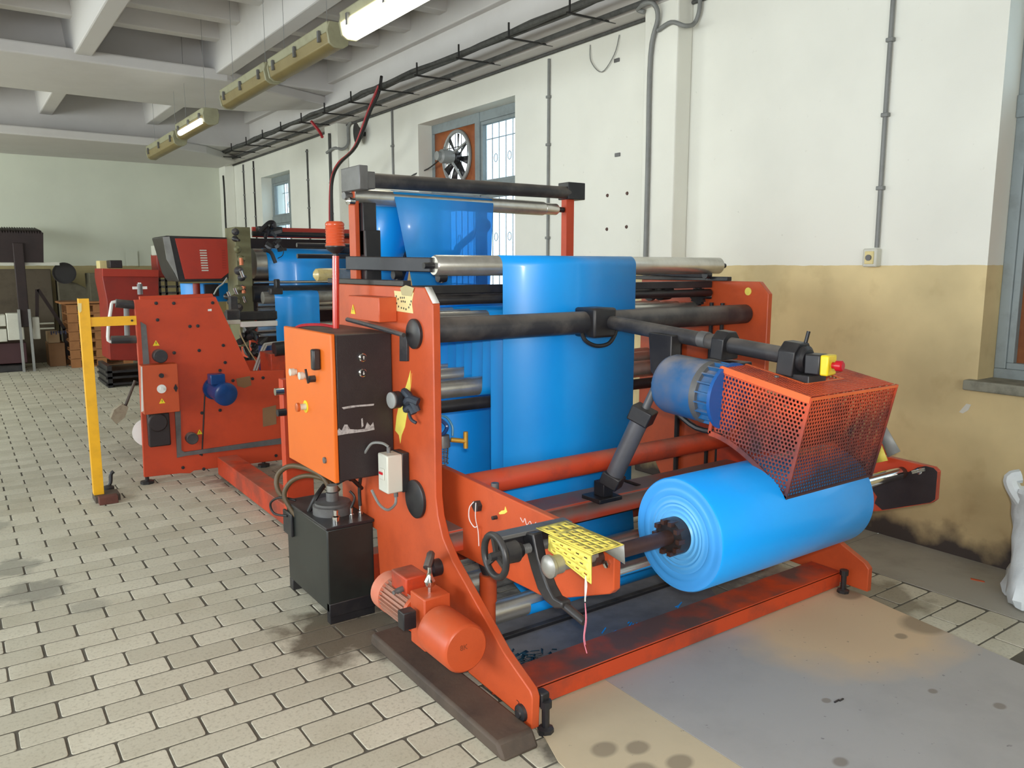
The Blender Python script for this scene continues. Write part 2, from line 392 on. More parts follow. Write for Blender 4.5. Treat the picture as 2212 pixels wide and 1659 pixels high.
# floor: grout bed, tile pieces, concrete strip at the wall
GROUT = mat('floor_joint_dirt', (98, 94, 84), .95, dirt=(66, 62, 54), dscale=2, damt=.7)
floor = struct(G().box(-6.0, XW, -4.0, YB, -.12, -.003), 'floor', GROUT)
def tile_mat():
    m = bpy.data.materials.new('cream_floor_tile'); m.use_nodes = True; t = m.node_tree; b = t.nodes['Principled BSDF']; b.inputs['Roughness'].default_value = .55
    g = nd(t, 'ShaderNodeNewGeometry'); oi = nd(t, 'ShaderNodeObjectInfo')
    ad = nd(t, 'ShaderNodeMath', operation='ADD'); t.links.new(g.outputs['Random Per Island'], ad.inputs[0]); t.links.new(oi.outputs['Random'], ad.inputs[1])
    fr = nd(t, 'ShaderNodeMath', operation='FRACT'); t.links.new(ad.outputs[0], fr.inputs[0])
    r = nd(t, 'ShaderNodeValToRGB'); r.color_ramp.elements[0].color = (*lin((188, 184, 166)), 1); r.color_ramp.elements[1].color = (*lin((210, 206, 188)), 1)
    t.links.new(fr.outputs[0], r.inputs[0])
    def noise(sc, d=8):
        n = nd(t, 'ShaderNodeTexNoise'); n.inputs['Scale'].default_value = sc; n.inputs['Detail'].default_value = d; t.links.new(g.outputs['Position'], n.inputs['Vector']); return n.outputs[0]
    def mapr(v, a, b_, hi=1.0):
        n = nd(t, 'ShaderNodeMapRange'); n.inputs[1].default_value = a; n.inputs[2].default_value = b_; n.inputs[4].default_value = hi; t.links.new(v, n.inputs[0]); return n.outputs[0]
    def mix(f, A, B):
        n = nd(t, 'ShaderNodeMix', data_type='RGBA'); t.links.new(f, n.inputs['Factor']); t.links.new(A, n.inputs['A']); n.inputs['B'].default_value = (*lin(B), 1); return n.outputs['Result']
    c = mix(mapr(noise(2.2), .5, .75, .45), r.outputs[0], (160, 152, 128))
    c = mix(mapr(noise(70, 4), .52, .72, .5), c, (146, 141, 124))
    # wear spots of their own: (x, y, radius, strength, colour) oil by the hydraulic unit, old damp marks on the left
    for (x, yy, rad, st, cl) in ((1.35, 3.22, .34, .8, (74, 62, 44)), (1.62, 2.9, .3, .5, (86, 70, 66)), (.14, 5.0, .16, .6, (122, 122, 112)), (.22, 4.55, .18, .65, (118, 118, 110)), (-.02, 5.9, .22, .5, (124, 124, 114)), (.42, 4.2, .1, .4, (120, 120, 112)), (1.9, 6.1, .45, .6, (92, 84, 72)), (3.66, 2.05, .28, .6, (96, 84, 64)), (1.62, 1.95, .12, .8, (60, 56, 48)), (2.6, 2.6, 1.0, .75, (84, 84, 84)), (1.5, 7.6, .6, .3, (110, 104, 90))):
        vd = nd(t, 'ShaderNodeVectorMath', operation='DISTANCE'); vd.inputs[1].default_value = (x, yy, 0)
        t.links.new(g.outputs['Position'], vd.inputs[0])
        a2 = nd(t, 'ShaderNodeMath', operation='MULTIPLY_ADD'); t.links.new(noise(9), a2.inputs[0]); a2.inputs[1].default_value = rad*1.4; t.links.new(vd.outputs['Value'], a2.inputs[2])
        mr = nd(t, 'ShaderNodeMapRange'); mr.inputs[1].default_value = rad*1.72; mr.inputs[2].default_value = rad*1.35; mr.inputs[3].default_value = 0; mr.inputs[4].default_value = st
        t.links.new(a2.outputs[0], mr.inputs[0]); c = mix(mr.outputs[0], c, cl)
    t.links.new(c, b.inputs['Base Color'])
    n = nd(t, 'ShaderNodeTexNoise'); n.inputs['Scale'].default_value = 130; t.links.new(g.outputs['Position'], n.inputs['Vector'])
    bp = nd(t, 'ShaderNodeBump'); bp.inputs['Strength'].default_value = .25; bp.inputs['Distance'].default_value = .002; t.links.new(n.outputs[0], bp.inputs['Height']); t.links.new(bp.outputs[0], b.inputs['Normal'])
    return m
TILE = tile_mat()
PX_, PY_ = .2795, .1400
def tile_ring(w, h, z, r, ins):
    pts = []
    for sx, sy, a0 in ((1,1,0),(-1,1,90),(-1,-1,180),(1,-1,270)):
        for k in (0, 1, 2):
            a = math.radians(a0+45*k); pts.append((sx*(w/2-r)+math.cos(a)*(r-ins), sy*(h/2-r)+math.sin(a)*(r-ins), z))
    return pts
def add_tile(bm, cx, cyy, w, h, dz):
    rings = []
    for z, ins in ((-.012, 0), (-.0012, 0), (0, .0015)):
        rings.append([bm.verts.new((cx+p[0], cyy+p[1], z+dz)) for p in tile_ring(w, h, 0, .011, ins)])
    for A, B in zip(rings, rings[1:]):
        for k in range(12): bm.faces.new((A[k], A[(k+1)%12], B[(k+1)%12], B[k]))
    bm.faces.new(rings[-1])
gt = G(); add_tile(gt.b, 0, 0, PX_-.0105, PY_-.0105, 0)
tile0 = gt.done('floor_tile', TILE, None, smooth=False); tme = tile0.data; bpy.data.objects.remove(tile0)
Rn = random.Random(3); cells = []
for j in range(-8, 98):
    yc = 2.467+PY_/2+j*PY_
    for i in range(-20, 22):
        xc = .334+PX_/2+(i+(.5 if j % 2 else 0))*PX_
        x1 = xc+PX_/2
        if xc-PX_/2 > 3.94: continue
        w = PX_-.0105
        if x1 > 3.99: w = 3.975-(xc-PX_/2); xc = xc-PX_/2+w/2
        if w < .04: continue
        q = V((xc, yc, 0))-CAMP; dpt = q.dot(FW)
        inv = dpt > .3 and abs(q.dot(RT)/dpt*FPX) < 1230 and -q.dot(UP)/dpt*FPX < 900
        cells.append((xc, yc, w, inv, dpt))
def hid(xc, yc): return (1.5 < xc < 3.6 and .9 < yc < 2.1) or (2.0 < xc < 3.6 and yc < 4)
near = sorted([c for c in cells if c[3] and not hid(c[0], c[1]) and abs(c[2]-(PX_-.0105)) < 1e-3], key=lambda c: c[4])[:298]
nset = set((c[0], c[1]) for c in near); gs = G()
for (xc, yc, w, inv, dpt) in cells:
    if not (-6 < xc < 4 and -.6 < yc < YB-.1): continue
    if (xc, yc) in nset:
        o = bpy.data.objects.new('floor_tile', tme); COL.objects.link(o); o.parent = floor
        o.location = (xc+Rn.uniform(-.0015,.0015), yc+Rn.uniform(-.0015,.0015), Rn.uniform(-.0005,.0005)); o.rotation_euler = (Rn.uniform(-.002,.002), Rn.uniform(-.002,.002), Rn.uniform(-.006,.006))
    else: add_tile(gs.b, xc+Rn.uniform(-.0015,.0015), yc+Rn.uniform(-.0015,.0015), w, PY_-.0105, Rn.uniform(-.0006,.0006))
gs.done('paving', TILE, floor, smooth=False, kind='stuff')
CONC = mat('worn_concrete_screed', (164, 161, 150), .7, dirt=(130, 127, 116), dscale=3, damt=.6, bump=.15, bscale=60)
struct(G().box(3.985, XW, -2.0, 2.55, -.1, .0).box(3.985, XW, 2.556, 6.0, -.1, .0).box(3.985, XW, 6.006, YB, -.1, 0), 'trim_4', CONC)

# ceiling: slab, transverse beams with flared soffit, longitudinal beams, ribs, edge beam
ceil = struct(G().box(-6.3, XW+T, -4.3, YB+.3, 4.42, 4.6), 'ceiling', CEILM)
def cbeam(name, yc, zb, hw, far=None):
    g = G(); yn, yf = yc-hw, (far if far else yc+hw)
    # soffit plan: wide plate narrowing towards the wall
    xs = [(-6.0, yn, yf), (2.9, yn+.15, yf+.1 if not far else yf), (3.7, yn+.55, min(yf, yc+hw-.1)), (4.45, yc-.12, yc+.12 if not far else yf)]
    lo = []; hi = []
    for x, a, b_ in xs: lo.append((x, a)); hi.append((x, b_))
    P = lo+hi[::-1]
    A = [g.b.verts.new((x, y, zb)) for x, y in P]; B = [g.b.verts.new((x, y, zb+.13)) for x, y in P]
    g.b.faces.new(A[::-1]); g.b.faces.new(B)
    for k in range(len(P)): g.b.faces.new((A[k], A[(k+1)%len(P)], B[(k+1)%len(P)], B[k]))
    g.box(-6.0, 4.5, yc-.42 if not far else yn+.5, yc+.42 if not far else yf, zb+.13, 4.43)
    g.done(name, CEILM, bevel=.02, smooth=False, kind='structure')
cbeam('trim_5', 10.85, 3.83, 1.0); cbeam('trim_6', 15.2, 3.52, 1.6, YB); cbeam('trim_7', 4.2-.0, 3.9, .3); cbeam('trim_8', -2.0, 3.83, 1.0)
k = 9
for x in (-4.6, -3.1, -1.6, -.1, 1.38, 2.86):
    for a, b_ in ((-1.6, 3.9), (4.5, 10.45), (11.25, 14.3)): G().prism('y', [(x-.09, 3.9), (x+.09, 3.9), (x+.15, 4.43), (x-.15, 4.43)], a, b_).done('ceiling_beam', CEILM, ceil, bevel=.015, smooth=False)
for yc in [c for c in [-1.2+.78*i for i in range(21)] if not (9.85 < c < 11.85)]:
    G().prism('y', [(-6, 4.20), (4.45, 4.20), (4.45, 4.43), (-6, 4.43)], yc-.08, yc+.08).done('ceiling_rib', CEILM, ceil, bevel=.01, smooth=False)
g = G().box(4.42, 4.75, -4, YB, 3.56, 4.10).box(4.34, 4.75, -4, YB, 4.06, 4.43)
g.done('trim_%d' % k, CEILM, bevel=.012, smooth=False, kind='structure'); k += 1

# windows
GLASS = bpy.data.materials.new('window_glass'); GLASS.use_nodes = True
t = GLASS.node_tree; b = t.nodes['Principled BSDF']; b.inputs['Base Color'].default_value = (.85, .93, 1, 1); b.inputs['Roughness'].default_value = .08
tr = nd(t, 'ShaderNodeBsdfTransparent'); tr.inputs[0].default_value = (.85, .93, .97, 1); ms = nd(t, 'ShaderNodeMixShader'); ms.inputs[0].default_value = .84
t.links.new(b.outputs[0], ms.inputs[1]); t.links.new(tr.outputs[0], ms.inputs[2]); t.links.new(ms.outputs[0], t.nodes['Material Output'].inputs['Surface'])
def window(name, y0, y1, z0, z1, mull, trans, sash, board=None, sill=True):
    fx = 4.78
    w = G(); fw = .06
    w.box(fx, fx+.09, y0, y1, z1-fw*1.7, z1); w.box(fx, fx+.09, y0, y1, z0, z0+fw); w.box(fx+.0004, fx+.0896, y0, y0+fw, z0+fw, z1-fw*1.7); w.box(fx+.0004, fx+.0896, y1-fw, y1, z0+fw, z1-fw*1.7)
    for m in mull: w.box(fx-.01, fx+.0885, m-.045, m+.045, z0+.001, z1-.001)
    for q in trans: w.box(fx-.015, fx+.087, y0+.001, y1-.001, q-.06, q+.06)
    wo = w.done(name, FRAMEW, kind='structure', bevel=.006, smooth=False)
    ys = [y0+fw]+sum([[m-.045, m+.045] for m in mull], [])+[y1-fw]; zs = [z0+fw]+sum([[q-.06, q+.06] for q in trans], [])+[z1-fw*1.7]
    for a, b_ in zip(ys[::2], ys[1::2]):
        for c, d in zip(zs[::2], zs[1::2]):
            if board and a <= board[0] <= b_ and c <= board[1] <= d: continue
            G().box(fx+.05, fx+.056, a+.035, b_-.035, c+.035, d-.035).done('pane', GLASS, wo)
            s = G().box(fx+.01, fx+.07, a, b_, c, c+.035).box(fx+.01, fx+.07, a, b_, d-.035, d).box(fx+.0104, fx+.0696, a, a+.035, c+.035, d-.035).box(fx+.0104, fx+.0696, b_-.035, b_, c+.035, d-.035)
            s.done('sash', FRAMEW, wo, bevel=.004, smooth=False)
    if sill: G().box(4.54, 4.795, y0+.003, y1+.05, z0-.05, z0+.007).done('window_sill', SILLM, wo, bevel=.008, smooth=False)
    # wrought grille outside
    gr = G(); n = int((y1-y0)/.13)
    for i in range(n+1): gr.cyl((4.98, y0+.05+i*.13, z0+.02), (4.98, y0+.05+i*.13, z1-.02), .006, 6)
    for q in (z0+.42, z0+1.28, z1-.25): gr.cyl((4.98, y0, q), (4.98, y1, q), .006, 6)
    for i in range(n):
        for q in (z0+.95, z1-.46):
            if i % 2 == 0: gr.tube([(4.98, y0+.115+i*.13+.035*math.cos(a), q+.045*math.sin(a)) for a in [k2*PI/4 for k2 in range(8)]], .005, 5, 1, True)
    gr.done('grille', GREYM, wo)
    return wo
w1 = window('window_1', .55, 2.05, 1.02, 3.28, [1.3], [2.5], None)
G().box(4.83, 4.85, 1.36, 1.97, 1.1, 2.42).done('board', WOODB, w1, label='orange-brown board behind the pane')
w2 = window('window_2', 6.47, 8.42, 1.02, 3.28, [7.42], [2.47], None, board=(7.9, 2.9))
# fan board with a round opening
fb = G(); cyf, czf, rf = 7.86, 2.86, .285; n = 32
bo = [(7.465, 2.53), (8.36, 2.53), (8.36, 3.18), (7.465, 3.18)]
ring = [(cyf+rf*math.cos(2*PI*q/n), czf+rf*math.sin(2*PI*q/n)) for q in range(n)]
def outer(a):
    c, s_ = math.cos(a), math.sin(a); ts = []
    for lim, cc, d in ((8.36, cyf, c), (7.465, cyf, c), (3.18, czf, s_), (2.53, czf, s_)):
        if abs(d) > 1e-6:
            q = (lim-cc)/d
            if q > 0: ts.append(q)
    q = min(ts); return (cyf+c*q, czf+s_*q)
cr = sorted([math.atan2(z-czf, y-cyf) % (2*PI) for y, z in bo]+[2*PI*q/n for q in range(n)])
for a, b_ in zip(cr, cr[1:]+[cr[0]+2*PI]):
    if b_-a < 1e-4: continue
    I = lambda an: (cyf+rf*math.cos(an), czf+rf*math.sin(an))
    pa, pb, qa, qb = outer(a), outer(b_ % (2*PI)), I(a), I(b_)
    fb.quad((4.80, *pa), (4.80, *pb), (4.80, *qb), (4.80, *qa))
fb.done('fan_board', WOODB, w2, solid=.02)
fan = thing('extractor_fan', 'round extractor fan with black blades set in the orange board of the window', 'fan', (4.78, cyf, czf))
G().tube([(4.78, cyf+.285*math.cos(a), czf+.285*math.sin(a)) for a in [q*PI/16 for q in range(32)]], .022, 8, 1, True).done('rim', WGREY, fan)
G().lathe((4.80, cyf, czf), (-1,0,0), [(0,0),(0,.07),(.06,.07),(.08,.05),(.08,0)], 20).done('hub', BLACKP, fan)
for q in range(8):
    a = q*PI/4+.2; bl = G(); P = lambda r_, off, x: (x, cyf+r_*math.cos(a)-off*math.sin(a), czf+r_*math.sin(a)+off*math.cos(a))
    bl.quad(P(.06,-.02,4.80), P(.26,-.045,4.79), P(.26,.045,4.76), P(.06,.02,4.78)).done('blade', BLACKP, fan, solid=.004)
G().lathe((4.72, cyf, czf), (-1,0,0), [(0,0),(0,.07),(.02,.075),(.14,.075),(.16,.05),(.2,.05),(.21,0)], 20).done('motor', WGREY, fan)
for a in (.5, 2.6, 4.2): G().beam((4.70, cyf+.06*math.cos(a), czf+.06*math.sin(a)), (4.77, cyf+.29*math.cos(a), czf+.29*math.sin(a)), .02, .02, (1,0,0)).done('bracket', WGREY, fan)
G().tube([(4.58, 9.0, 2.76), (4.58, 8.75, 2.68), (4.58, 8.5, 2.72), (4.7, 8.38, 2.78), (4.66, 8.05, 2.84)], .008, 6).done('fan_cable', CABLEB, fan)
w3 = window('window_3', 12.72, 14.15, 1.02, 3.18, [13.25], [2.45], None)
# outside ground and a pale building so that the panes show something other than sky
struct(G().box(5.1, 30, -20, 40, -.3, -.2), 'trim_%d' % k, CONC); k += 1

# ================================================================== CEILING AND WALL FITTINGS
def lamp(y0, y1, lit, label, z=3.33, x=2.5):
    t_ = thing('ceiling_light', label, 'lamp', (x, (y0+y1)/2, z+.3), 'row of tube lights under the ceiling')
    G().prism('y', [(x-.075, z+.03), (x+.075, z+.03), (x+.09, z+.1), (x-.09, z+.1)], y0, y1).done('housing', LAMPB, t_, bevel=.01)
    d = G().prism('y', [(x-.085, z+.028), (x-.07, z-.05), (x-.035, z-.075), (x+.035, z-.075), (x+.07, z-.05), (x+.085, z+.028)], y0+.02, y1-.02)
    d.done('diffuser', LAMPON if lit == 2 else LAMPY, t_, bevel=.006)
    for yy in (y0, y1): G().prism('y', [(x-.09, z+.03), (x-.073, z-.055), (x-.035, z-.08), (x+.035, z-.08), (x+.073, z-.055), (x+.09, z+.03), (x+.07, z+.1), (x-.07, z+.1)], yy-.012, yy+.012).done('end_cap', LAMPB, t_, bevel=.004)
    for yy in (y0+.2, y1-.2): G().cyl((x, yy, z+.1), (x, yy, 4.42), .0022, 5).done('hanger', PIPEG, t_)
    for yy in (y0+.15, (y0+y1)/2, y1-.15): G().box(x-.1, x-.082, yy-.015, yy+.015, z-.02, z+.06).done('clip', GREYM, t_)
    return t_
lamp(4.1, 5.55, 2, 'lit tube light hanging nearest the camera at the top of the picture')
lamp(5.78, 7.12, 0, 'unlit yellowed tube light directly behind the lit one')
lamp(7.22, 8.62, 0, 'unlit yellowed tube light hanging in front of the wide ceiling beam')
lf = lamp(9.3, 10.6, 0, 'tube light behind the beam with half of its tube glowing white', z=3.27)
G().cyl((2.42, 9.4, 3.24), (2.42, 10.4, 3.24), .03, 10).done('tube', TUBEON, lf)
lamp(10.75, 12.4, 0, 'unlit tube light farthest from the camera near the back wall', z=3.22)
G().tube([(2.5, 7.2, 3.42), (2.5, 7.15, 3.38), (2.5, 7.1, 3.42)], .012).done('light_cable', CABLEB, label='short cable looping between the second and third tube light', cat='cable')

# cable run along the wall
tray = thing('cable_tray', 'long sagging bundle of dusty cables on the wall brackets under the ceiling', 'cable tray', (4.12, 8, 3.6))
g = G(); R2 = random.Random(5)
for q in range(5):
    ox, oz = R2.uniform(-.05,.05), R2.uniform(-.02,.05)
    g.tube([(4.12+ox+R2.uniform(-.015,.015), yy, 3.60+oz+R2.uniform(-.02,.012)) for yy in [i*.41-1 for i in range(42)]], .022, 6, 2)
g.done('cable_bundle', CABLE, tray)
for i in range(17):
    yy = 3.36+i*.81-.03
    if yy < 15.9:
        b_ = G().cyl((4.0, yy, 3.555), (4.5, yy, 3.565), .009, 6).cyl((4.03, yy, 3.555), (4.03, yy, 3.68), .009, 6); b_.done('bracket', CABLEB, tray)
G().tube([(4.37, y_, 3.585+R2.uniform(-.004,.004)) for y_ in range(-2, 17)], .022, 8, 2).done('long_cable', CABLE, label='thick grey cable running along the wall below the dusty cable bundle', cat='cable')
G().tube([(4.585, y_, 3.545) for y_ in range(-2, 17)], .014, 6, 1).done('long_conduit', CABLE, label='thin dark conduit along the line where the wall meets the edge beam', cat='pipe')
def conduit(y_, z0, z1, label, x=4.585, r=.013, m=PIPEG, clips=True):
    t_ = thing('conduit', label, 'pipe', (x, y_, z0))
    G().tube([(x, y_, z0), (x, y_+.003, (z0+z1)/2), (x, y_, z1)], r, 8, 3).done('pipe', m, t_)
    if clips:
        zz = z0+.35
        while zz < z1: G().box(x-.02, XW, y_-.022, y_+.022, zz-.012, zz+.012).done('clip', PIPEG, t_, bevel=.004); zz += .42
    return t_
conduit(2.68, 1.76, 3.56, 'thin grey conduit running straight down to the switch box on the right wall', r=.014)
conduit(5.92, .3, 3.5, 'grey conduit on the wall between the fan window and the near pilaster')
conduit(9.05, 2.76, 3.53, 'short grey conduit left of the fan window ending in a loose wire')
conduit(11.9, .5, 3.4, 'grey conduit just right of the far window', m=CABLE)
conduit(14.5, .5, 3.5, 'dark pipe on the wall left of the far window', m=CABLEB)
conduit(15.1, .5, 3.5, 'thin grey conduit left of the dark pipe near the far corner', m=CABLE)
conduit(10.62, 1.6, 3.45, 'dark pipe on the front of the middle pilaster', x=4.42, r=.02, m=CABLE)
sb = thing('switch_box', 'small square grey switch box at the foot of the long conduit on the right wall', 'switch', (4.55, 2.7, 1.7))
G().box(4.545, XW, 2.655, 2.745, 1.645, 1.755).done('housing', WPLAST, sb, bevel=.008)
G().box(4.538, 4.548, 2.672, 2.728, 1.662, 1.738).done('cover', STICK, sb, bevel=.003)
G().cyl((4.53, 2.7, 1.70), (4.54, 2.7, 1.70), .018).done('rotary_knob', GREYM, sb)
G().tube([at('x', 4.42, 1392, 26), at('x', 4.40, 1378, 20), at('x', 4.36, 1392, 8), at('x', 4.38, 1412, 8), at('x', 4.41, 1421, 40), (4.42, 4.47, 3.2), (4.42, 4.47, 2.4), (4.42, 4.47, 1.4)], .018, 10, 5).done('bent_pipe', PIPEG, label='grey pipe coming over the near pilaster and dropping down its front face', cat='pipe')
G().tube([at('x', 4.42, 1421, 66), at('x', 4.42, 1450, 48), at('x', 4.45, 1480, 56), at('x', 4.56, 1500, 50), at('x', 4.57, 1511, 20), at('x', 4.57, 1513, -30)], .016, 10, 5).done('branch_pipe', PIPEG, label='grey branch pipe curling round the top of the near pilaster', cat='pipe')
G().tube([at('x', 4.40, 706, 330), at('x', 4.42, 722, 320), at('x', 4.5, 740, 322), at('x', 4.57, 752, 310), at('x', 4.57, 752, 275), at('x', 4.57, 760, 262)], .02, 8, 5).done('branch_pipe', PIPEG, label='curved grey pipe round the middle pilaster below the cable run', cat='pipe')
G().tube([(4.4, 15.76, 3.35), (4.4, 15.74, 3.0), (4.4, 15.76, 2.3), (4.4, 15.75, 1.2)], .014, 6, 4).done('corner_pipe', CABLEB, label='thin dark pipe on the pilaster in the far corner', cat='pipe')
G().tube([at('x', 4.1, 824, 165), at('x', 4.05, 818, 200), at('x', 4.0, 800, 240), at('x', 4.0, 770, 315), at('x', 4.0, 735, 352), at('x', 4.0, 719, 385), at('x', 4.0, 716, 440), at('x', 4.0, 718, 560), at('x', 4.0, 720, 700)], .018, 8, 5).done('black_drop_cable', CABLEB, label='thick black cable hanging from the cable run down behind the machine', cat='cable')
G().tube([at('x', 4.08, 818, 185), at('x', 4.05, 795, 240), at('x', 4.0, 765, 318), at('x', 4.0, 731, 352), at('x', 4.0, 716, 385), at('x', 4.0, 712, 440), at('x', 4.0, 713, 560), at('x', 4.0, 714, 700)], .014, 8, 5).done('red_drop_cable', CABLER, label='red cable swooping from the cable run beside the black one', cat='cable')
G().tube([at('x', 4.13, 672, 262), at('x', 4.2, 690, 284), at('x', 4.2, 696, 296)], .02, 8, 4).done('red_cable_end', CABLER, label='short red cable piece at the top of the middle pilaster', cat='cable')
sp_d = thing('horn_speaker', 'dusty grey cone speaker hanging on the wall beside the red cable', 'speaker', (4.45, 9.85, 3.36))
G().lathe((4.56, 9.86, 3.36), (-1,.15,-.1), [(0,0),(0,.05),(.05,.1),(.07,.14),(.08,.14),(.075,.1),(.06,0)], 20).done('cone', DUSTB, sp_d)
G().cyl((4.6, 9.86, 3.36), (4.54, 9.86, 3.36), .03).done('mount', BLACKP, sp_d)
G().tube([(4.59, 5.36, 3.5), (4.585, 5.34, 3.36), (4.585, 5.2, 3.25), (4.585, 5.05, 3.36), (4.59, 5.0, 3.5)], .004, 5, 5).done('loose_wire', PIPEG, label='thin loose wire looping down on the white wall', cat='wire')
for (yy, zz, s_) in ((5.03, 3.31, 'uppermost'), (5.0, 2.56, 'second from the top')):
    G().box(4.588, XW, yy-.03, yy+.03, zz-.015, zz+.015).done('rusty_fixing', GREYM, label='tiny rusty fixing on the white wall, %s of the loose ones' % s_, cat='bracket', bevel=.003)
wp = thing('screw_marks', 'four rusty screw plugs marking a removed notice on the white wall', 'screws', (4.6, 5.0, 2.1))
for yy, zz in ((5.12, 2.24), (4.88, 2.24), (5.12, 1.96), (4.88, 1.97)): G().lathe((XW, yy, zz), (-1,0,0), [(0,0),(0,.016),(.008,.012),(.01,0)], 8).done('screw_plug', RUSTY, wp)
G().prism('x', [tuple(at('x', 4.6, *q)[1:]) for q in ((2072, 890), (2088, 872), (2098, 874), (2092, 886), (2080, 893))], 4.597, 4.604).done('plaster_chip', WHITE, wall_r, label='bare patch of chipped plaster')

# ================================================================== WINDER
def pj(*a): return a
mach = thing('film_winder', 'large orange winding machine with two steel side plates and rollers between them', 'machine', (2.6, 2.9, 0))
XL0, XL1, XR0, XR1 = 1.54, 1.575, 3.63, 3.665
def curve_pts(pts, i, r, n=6):
    return pts
PL = [(2.79,1.565),(2.725,1.50),(2.725,.72),(2.71,.64),(2.67,.56),(2.60,.49),(2.24,.25),(2.075,.175),(2.06,.15),(2.065,.03),(2.10,.02),(2.14,.03),(2.16,.05),(2.48,.06),(2.56,.12),(2.95,.12),(3.26,.12),(3.29,.42),(3.68,.43),(3.70,1.565)]
RP = [(2.79,1.565),(2.725,1.50),(2.725,.72),(2.71,.64),(2.67,.56),(2.60,.49),(2.24,.25),(2.075,.175),(2.05,.15),(2.05,.03),(2.2,.03),(2.3,.05),(3.3,.05),(3.55,.42),(3.70,.45),(3.70,1.565)]
pl = G().prism('x', PL, XL0, XL1).done('side_plate', ORANGE, mach, bevel=.004, label='near left side plate')
pr_ = G().prism('x', RP, XR0, XR1).done('side_plate', ORANGE, mach, bevel=.004, label='far right side plate beside the wall')
G().prism('x', disc_pts(2.86, 1.51, .022), XR0-.003, XR1+.003).done('hole', YELLOWC, pr_, label='round lifting hole')
for yy, zz, r_ in ((2.87, 1.375, .062), (2.885, .672, .082)):
    G().lathe((XL0, yy, zz), (-1,0,0), [(0,0),(0,r_),(.012,r_),(.016,r_-.006),(.017,0)], 28).done('end_cap', BLACKP, mach)
# tubes and beams
def roller(x0, x1, y_, z_, r_, m=STEEL, name='roller', ends=BLACKP, er=.6, lab=None, n=28):
    o = G().lathe((x0, y_, z_), (1,0,0), [(0,0),(0,r_-.006),(.008,r_),(x1-x0-.008,r_),(x1-x0,r_-.006),(x1-x0,0)], n).done(name, m, mach, label=lab)
    if ends:
        G().cyl((x0-.05, y_, z_), (x1+.05, y_, z_), r_*er*.5, 12).done('journal', ends, o)
    return o
roller(1.575, 3.63, 2.87, 1.385, .053, DUSTB, 'crossbar', None, lab='thick black crossbar tube')
roller(1.70, 3.52, 2.74, .735, .05, ORANGED, 'crossbar', None, lab='orange crossbar tube between the swing arms')
g = G().box(1.575, 3.63, 2.70, 2.86, .555, .57).box(1.575, 3.63, 2.70, 2.712, .475, .555).box(1.575, 3.63, 2.85, 2.86, .475, .555)
g.done('cross_beam', DUSTO2, mach, bevel=.003, label='channel beam with dusty top')
g = G().box(1.575, 3.63, 2.20, 2.21, .012, .088).box(1.575, 3.63, 2.20, 2.37, .080, .092).box(1.575, 3.63, 2.36, 2.37, .012, .088)
g.done('floor_beam', DUSTO, mach, bevel=.002, label='low channel beam lying across the floor')
g = G().box(1.575, 3.63, 3.55, 3.64, .05, .2); g.done('floor_beam', ORANGED, mach, bevel=.004)
# top roller on its stands
roller(1.76, 3.66, 3.10, 1.652, .047, STEEL, 'top_roller')
for xx in (1.80, 3.56):
    for dy in (0,): 
        s_ = G().cyl((xx, 3.10, 1.575), (xx, 3.10, 1.612), .010, 10).lathe((xx-.02, 3.10, 1.60), (1,0,0), [(0,0),(0,.022),(.04,.022),(.04,0)], 16); s_.done('bearing_stand', BLACKP, mach)
s_ = G().cyl((1.72, 3.38, 1.58), (1.72, 3.38, 1.625), .010, 10).lathe((1.70, 3.38, 1.61), (1,0,0), [(0,0),(0,.022),(.04,.022),(.04,0)], 16); s_.done('bearing_stand', BLACKP, mach)
G().beam((1.58, 3.62, 1.665), (1.76, 3.11, 1.655), .03, .065).done('roller_arm', BLACKP, mach, bevel=.004)
G().beam((3.44, 3.7, 1.62), (3.60, 3.11, 1.60), .03, .04).done('roller_arm', BLACKP, mach, bevel=.004)
for xx in (1.558, 3.60): G().box(xx-.02, xx+.02, 2.97, 3.78, 1.566, 1.59).done('guide_rail', BLACKP, mach, bevel=.003)
GBZ = 1.526
G().box(1.58, 3.62, 3.11, 3.15, GBZ, GBZ+.038).done('guide_bar', BLACKP, mach, bevel=.003)
roller(1.6, 3.62, 3.12, GBZ-.03, .022, BLACKP, 'idler_roller', None)
roller(1.6, 3.30, 3.3, 1.50, .035, DUSTB, 'idler_roller', None, lab='short dark roller with geared collar')
G().lathe((3.30, 3.3, 1.50), (1,0,0), [(0,0),(0,.05),(.02,.05),(.02,.03),(.08,.03),(.085,.05),(.16,.045),(.16,0)], 20).done('collar', BLACKP, mach)
gw = G(); gp = []
for q in range(32): a = q*PI/16; rr = .055 if q % 2 else .045; gp.append((3.17+rr*math.cos(a), 1.475+rr*math.sin(a)))
gw.prism('x', gp, 3.56, 3.585).done('gear_wheel', BLACKP, mach)
G().cyl((3.585, 3.17, 1.475), (3.63, 3.12, 1.475), .016).done('gear_shaft', BLACKP, mach)
for yy in (3.10, 3.02): G().cyl((3.61, yy, .1), (3.61, yy, 1.44), .012, 8).done('rod', BLACKP, mach)
G().cyl((3.61, 3.34, .1), (3.61, 3.34, 1.2), .016, 8).done('rod', BLACKP, mach)
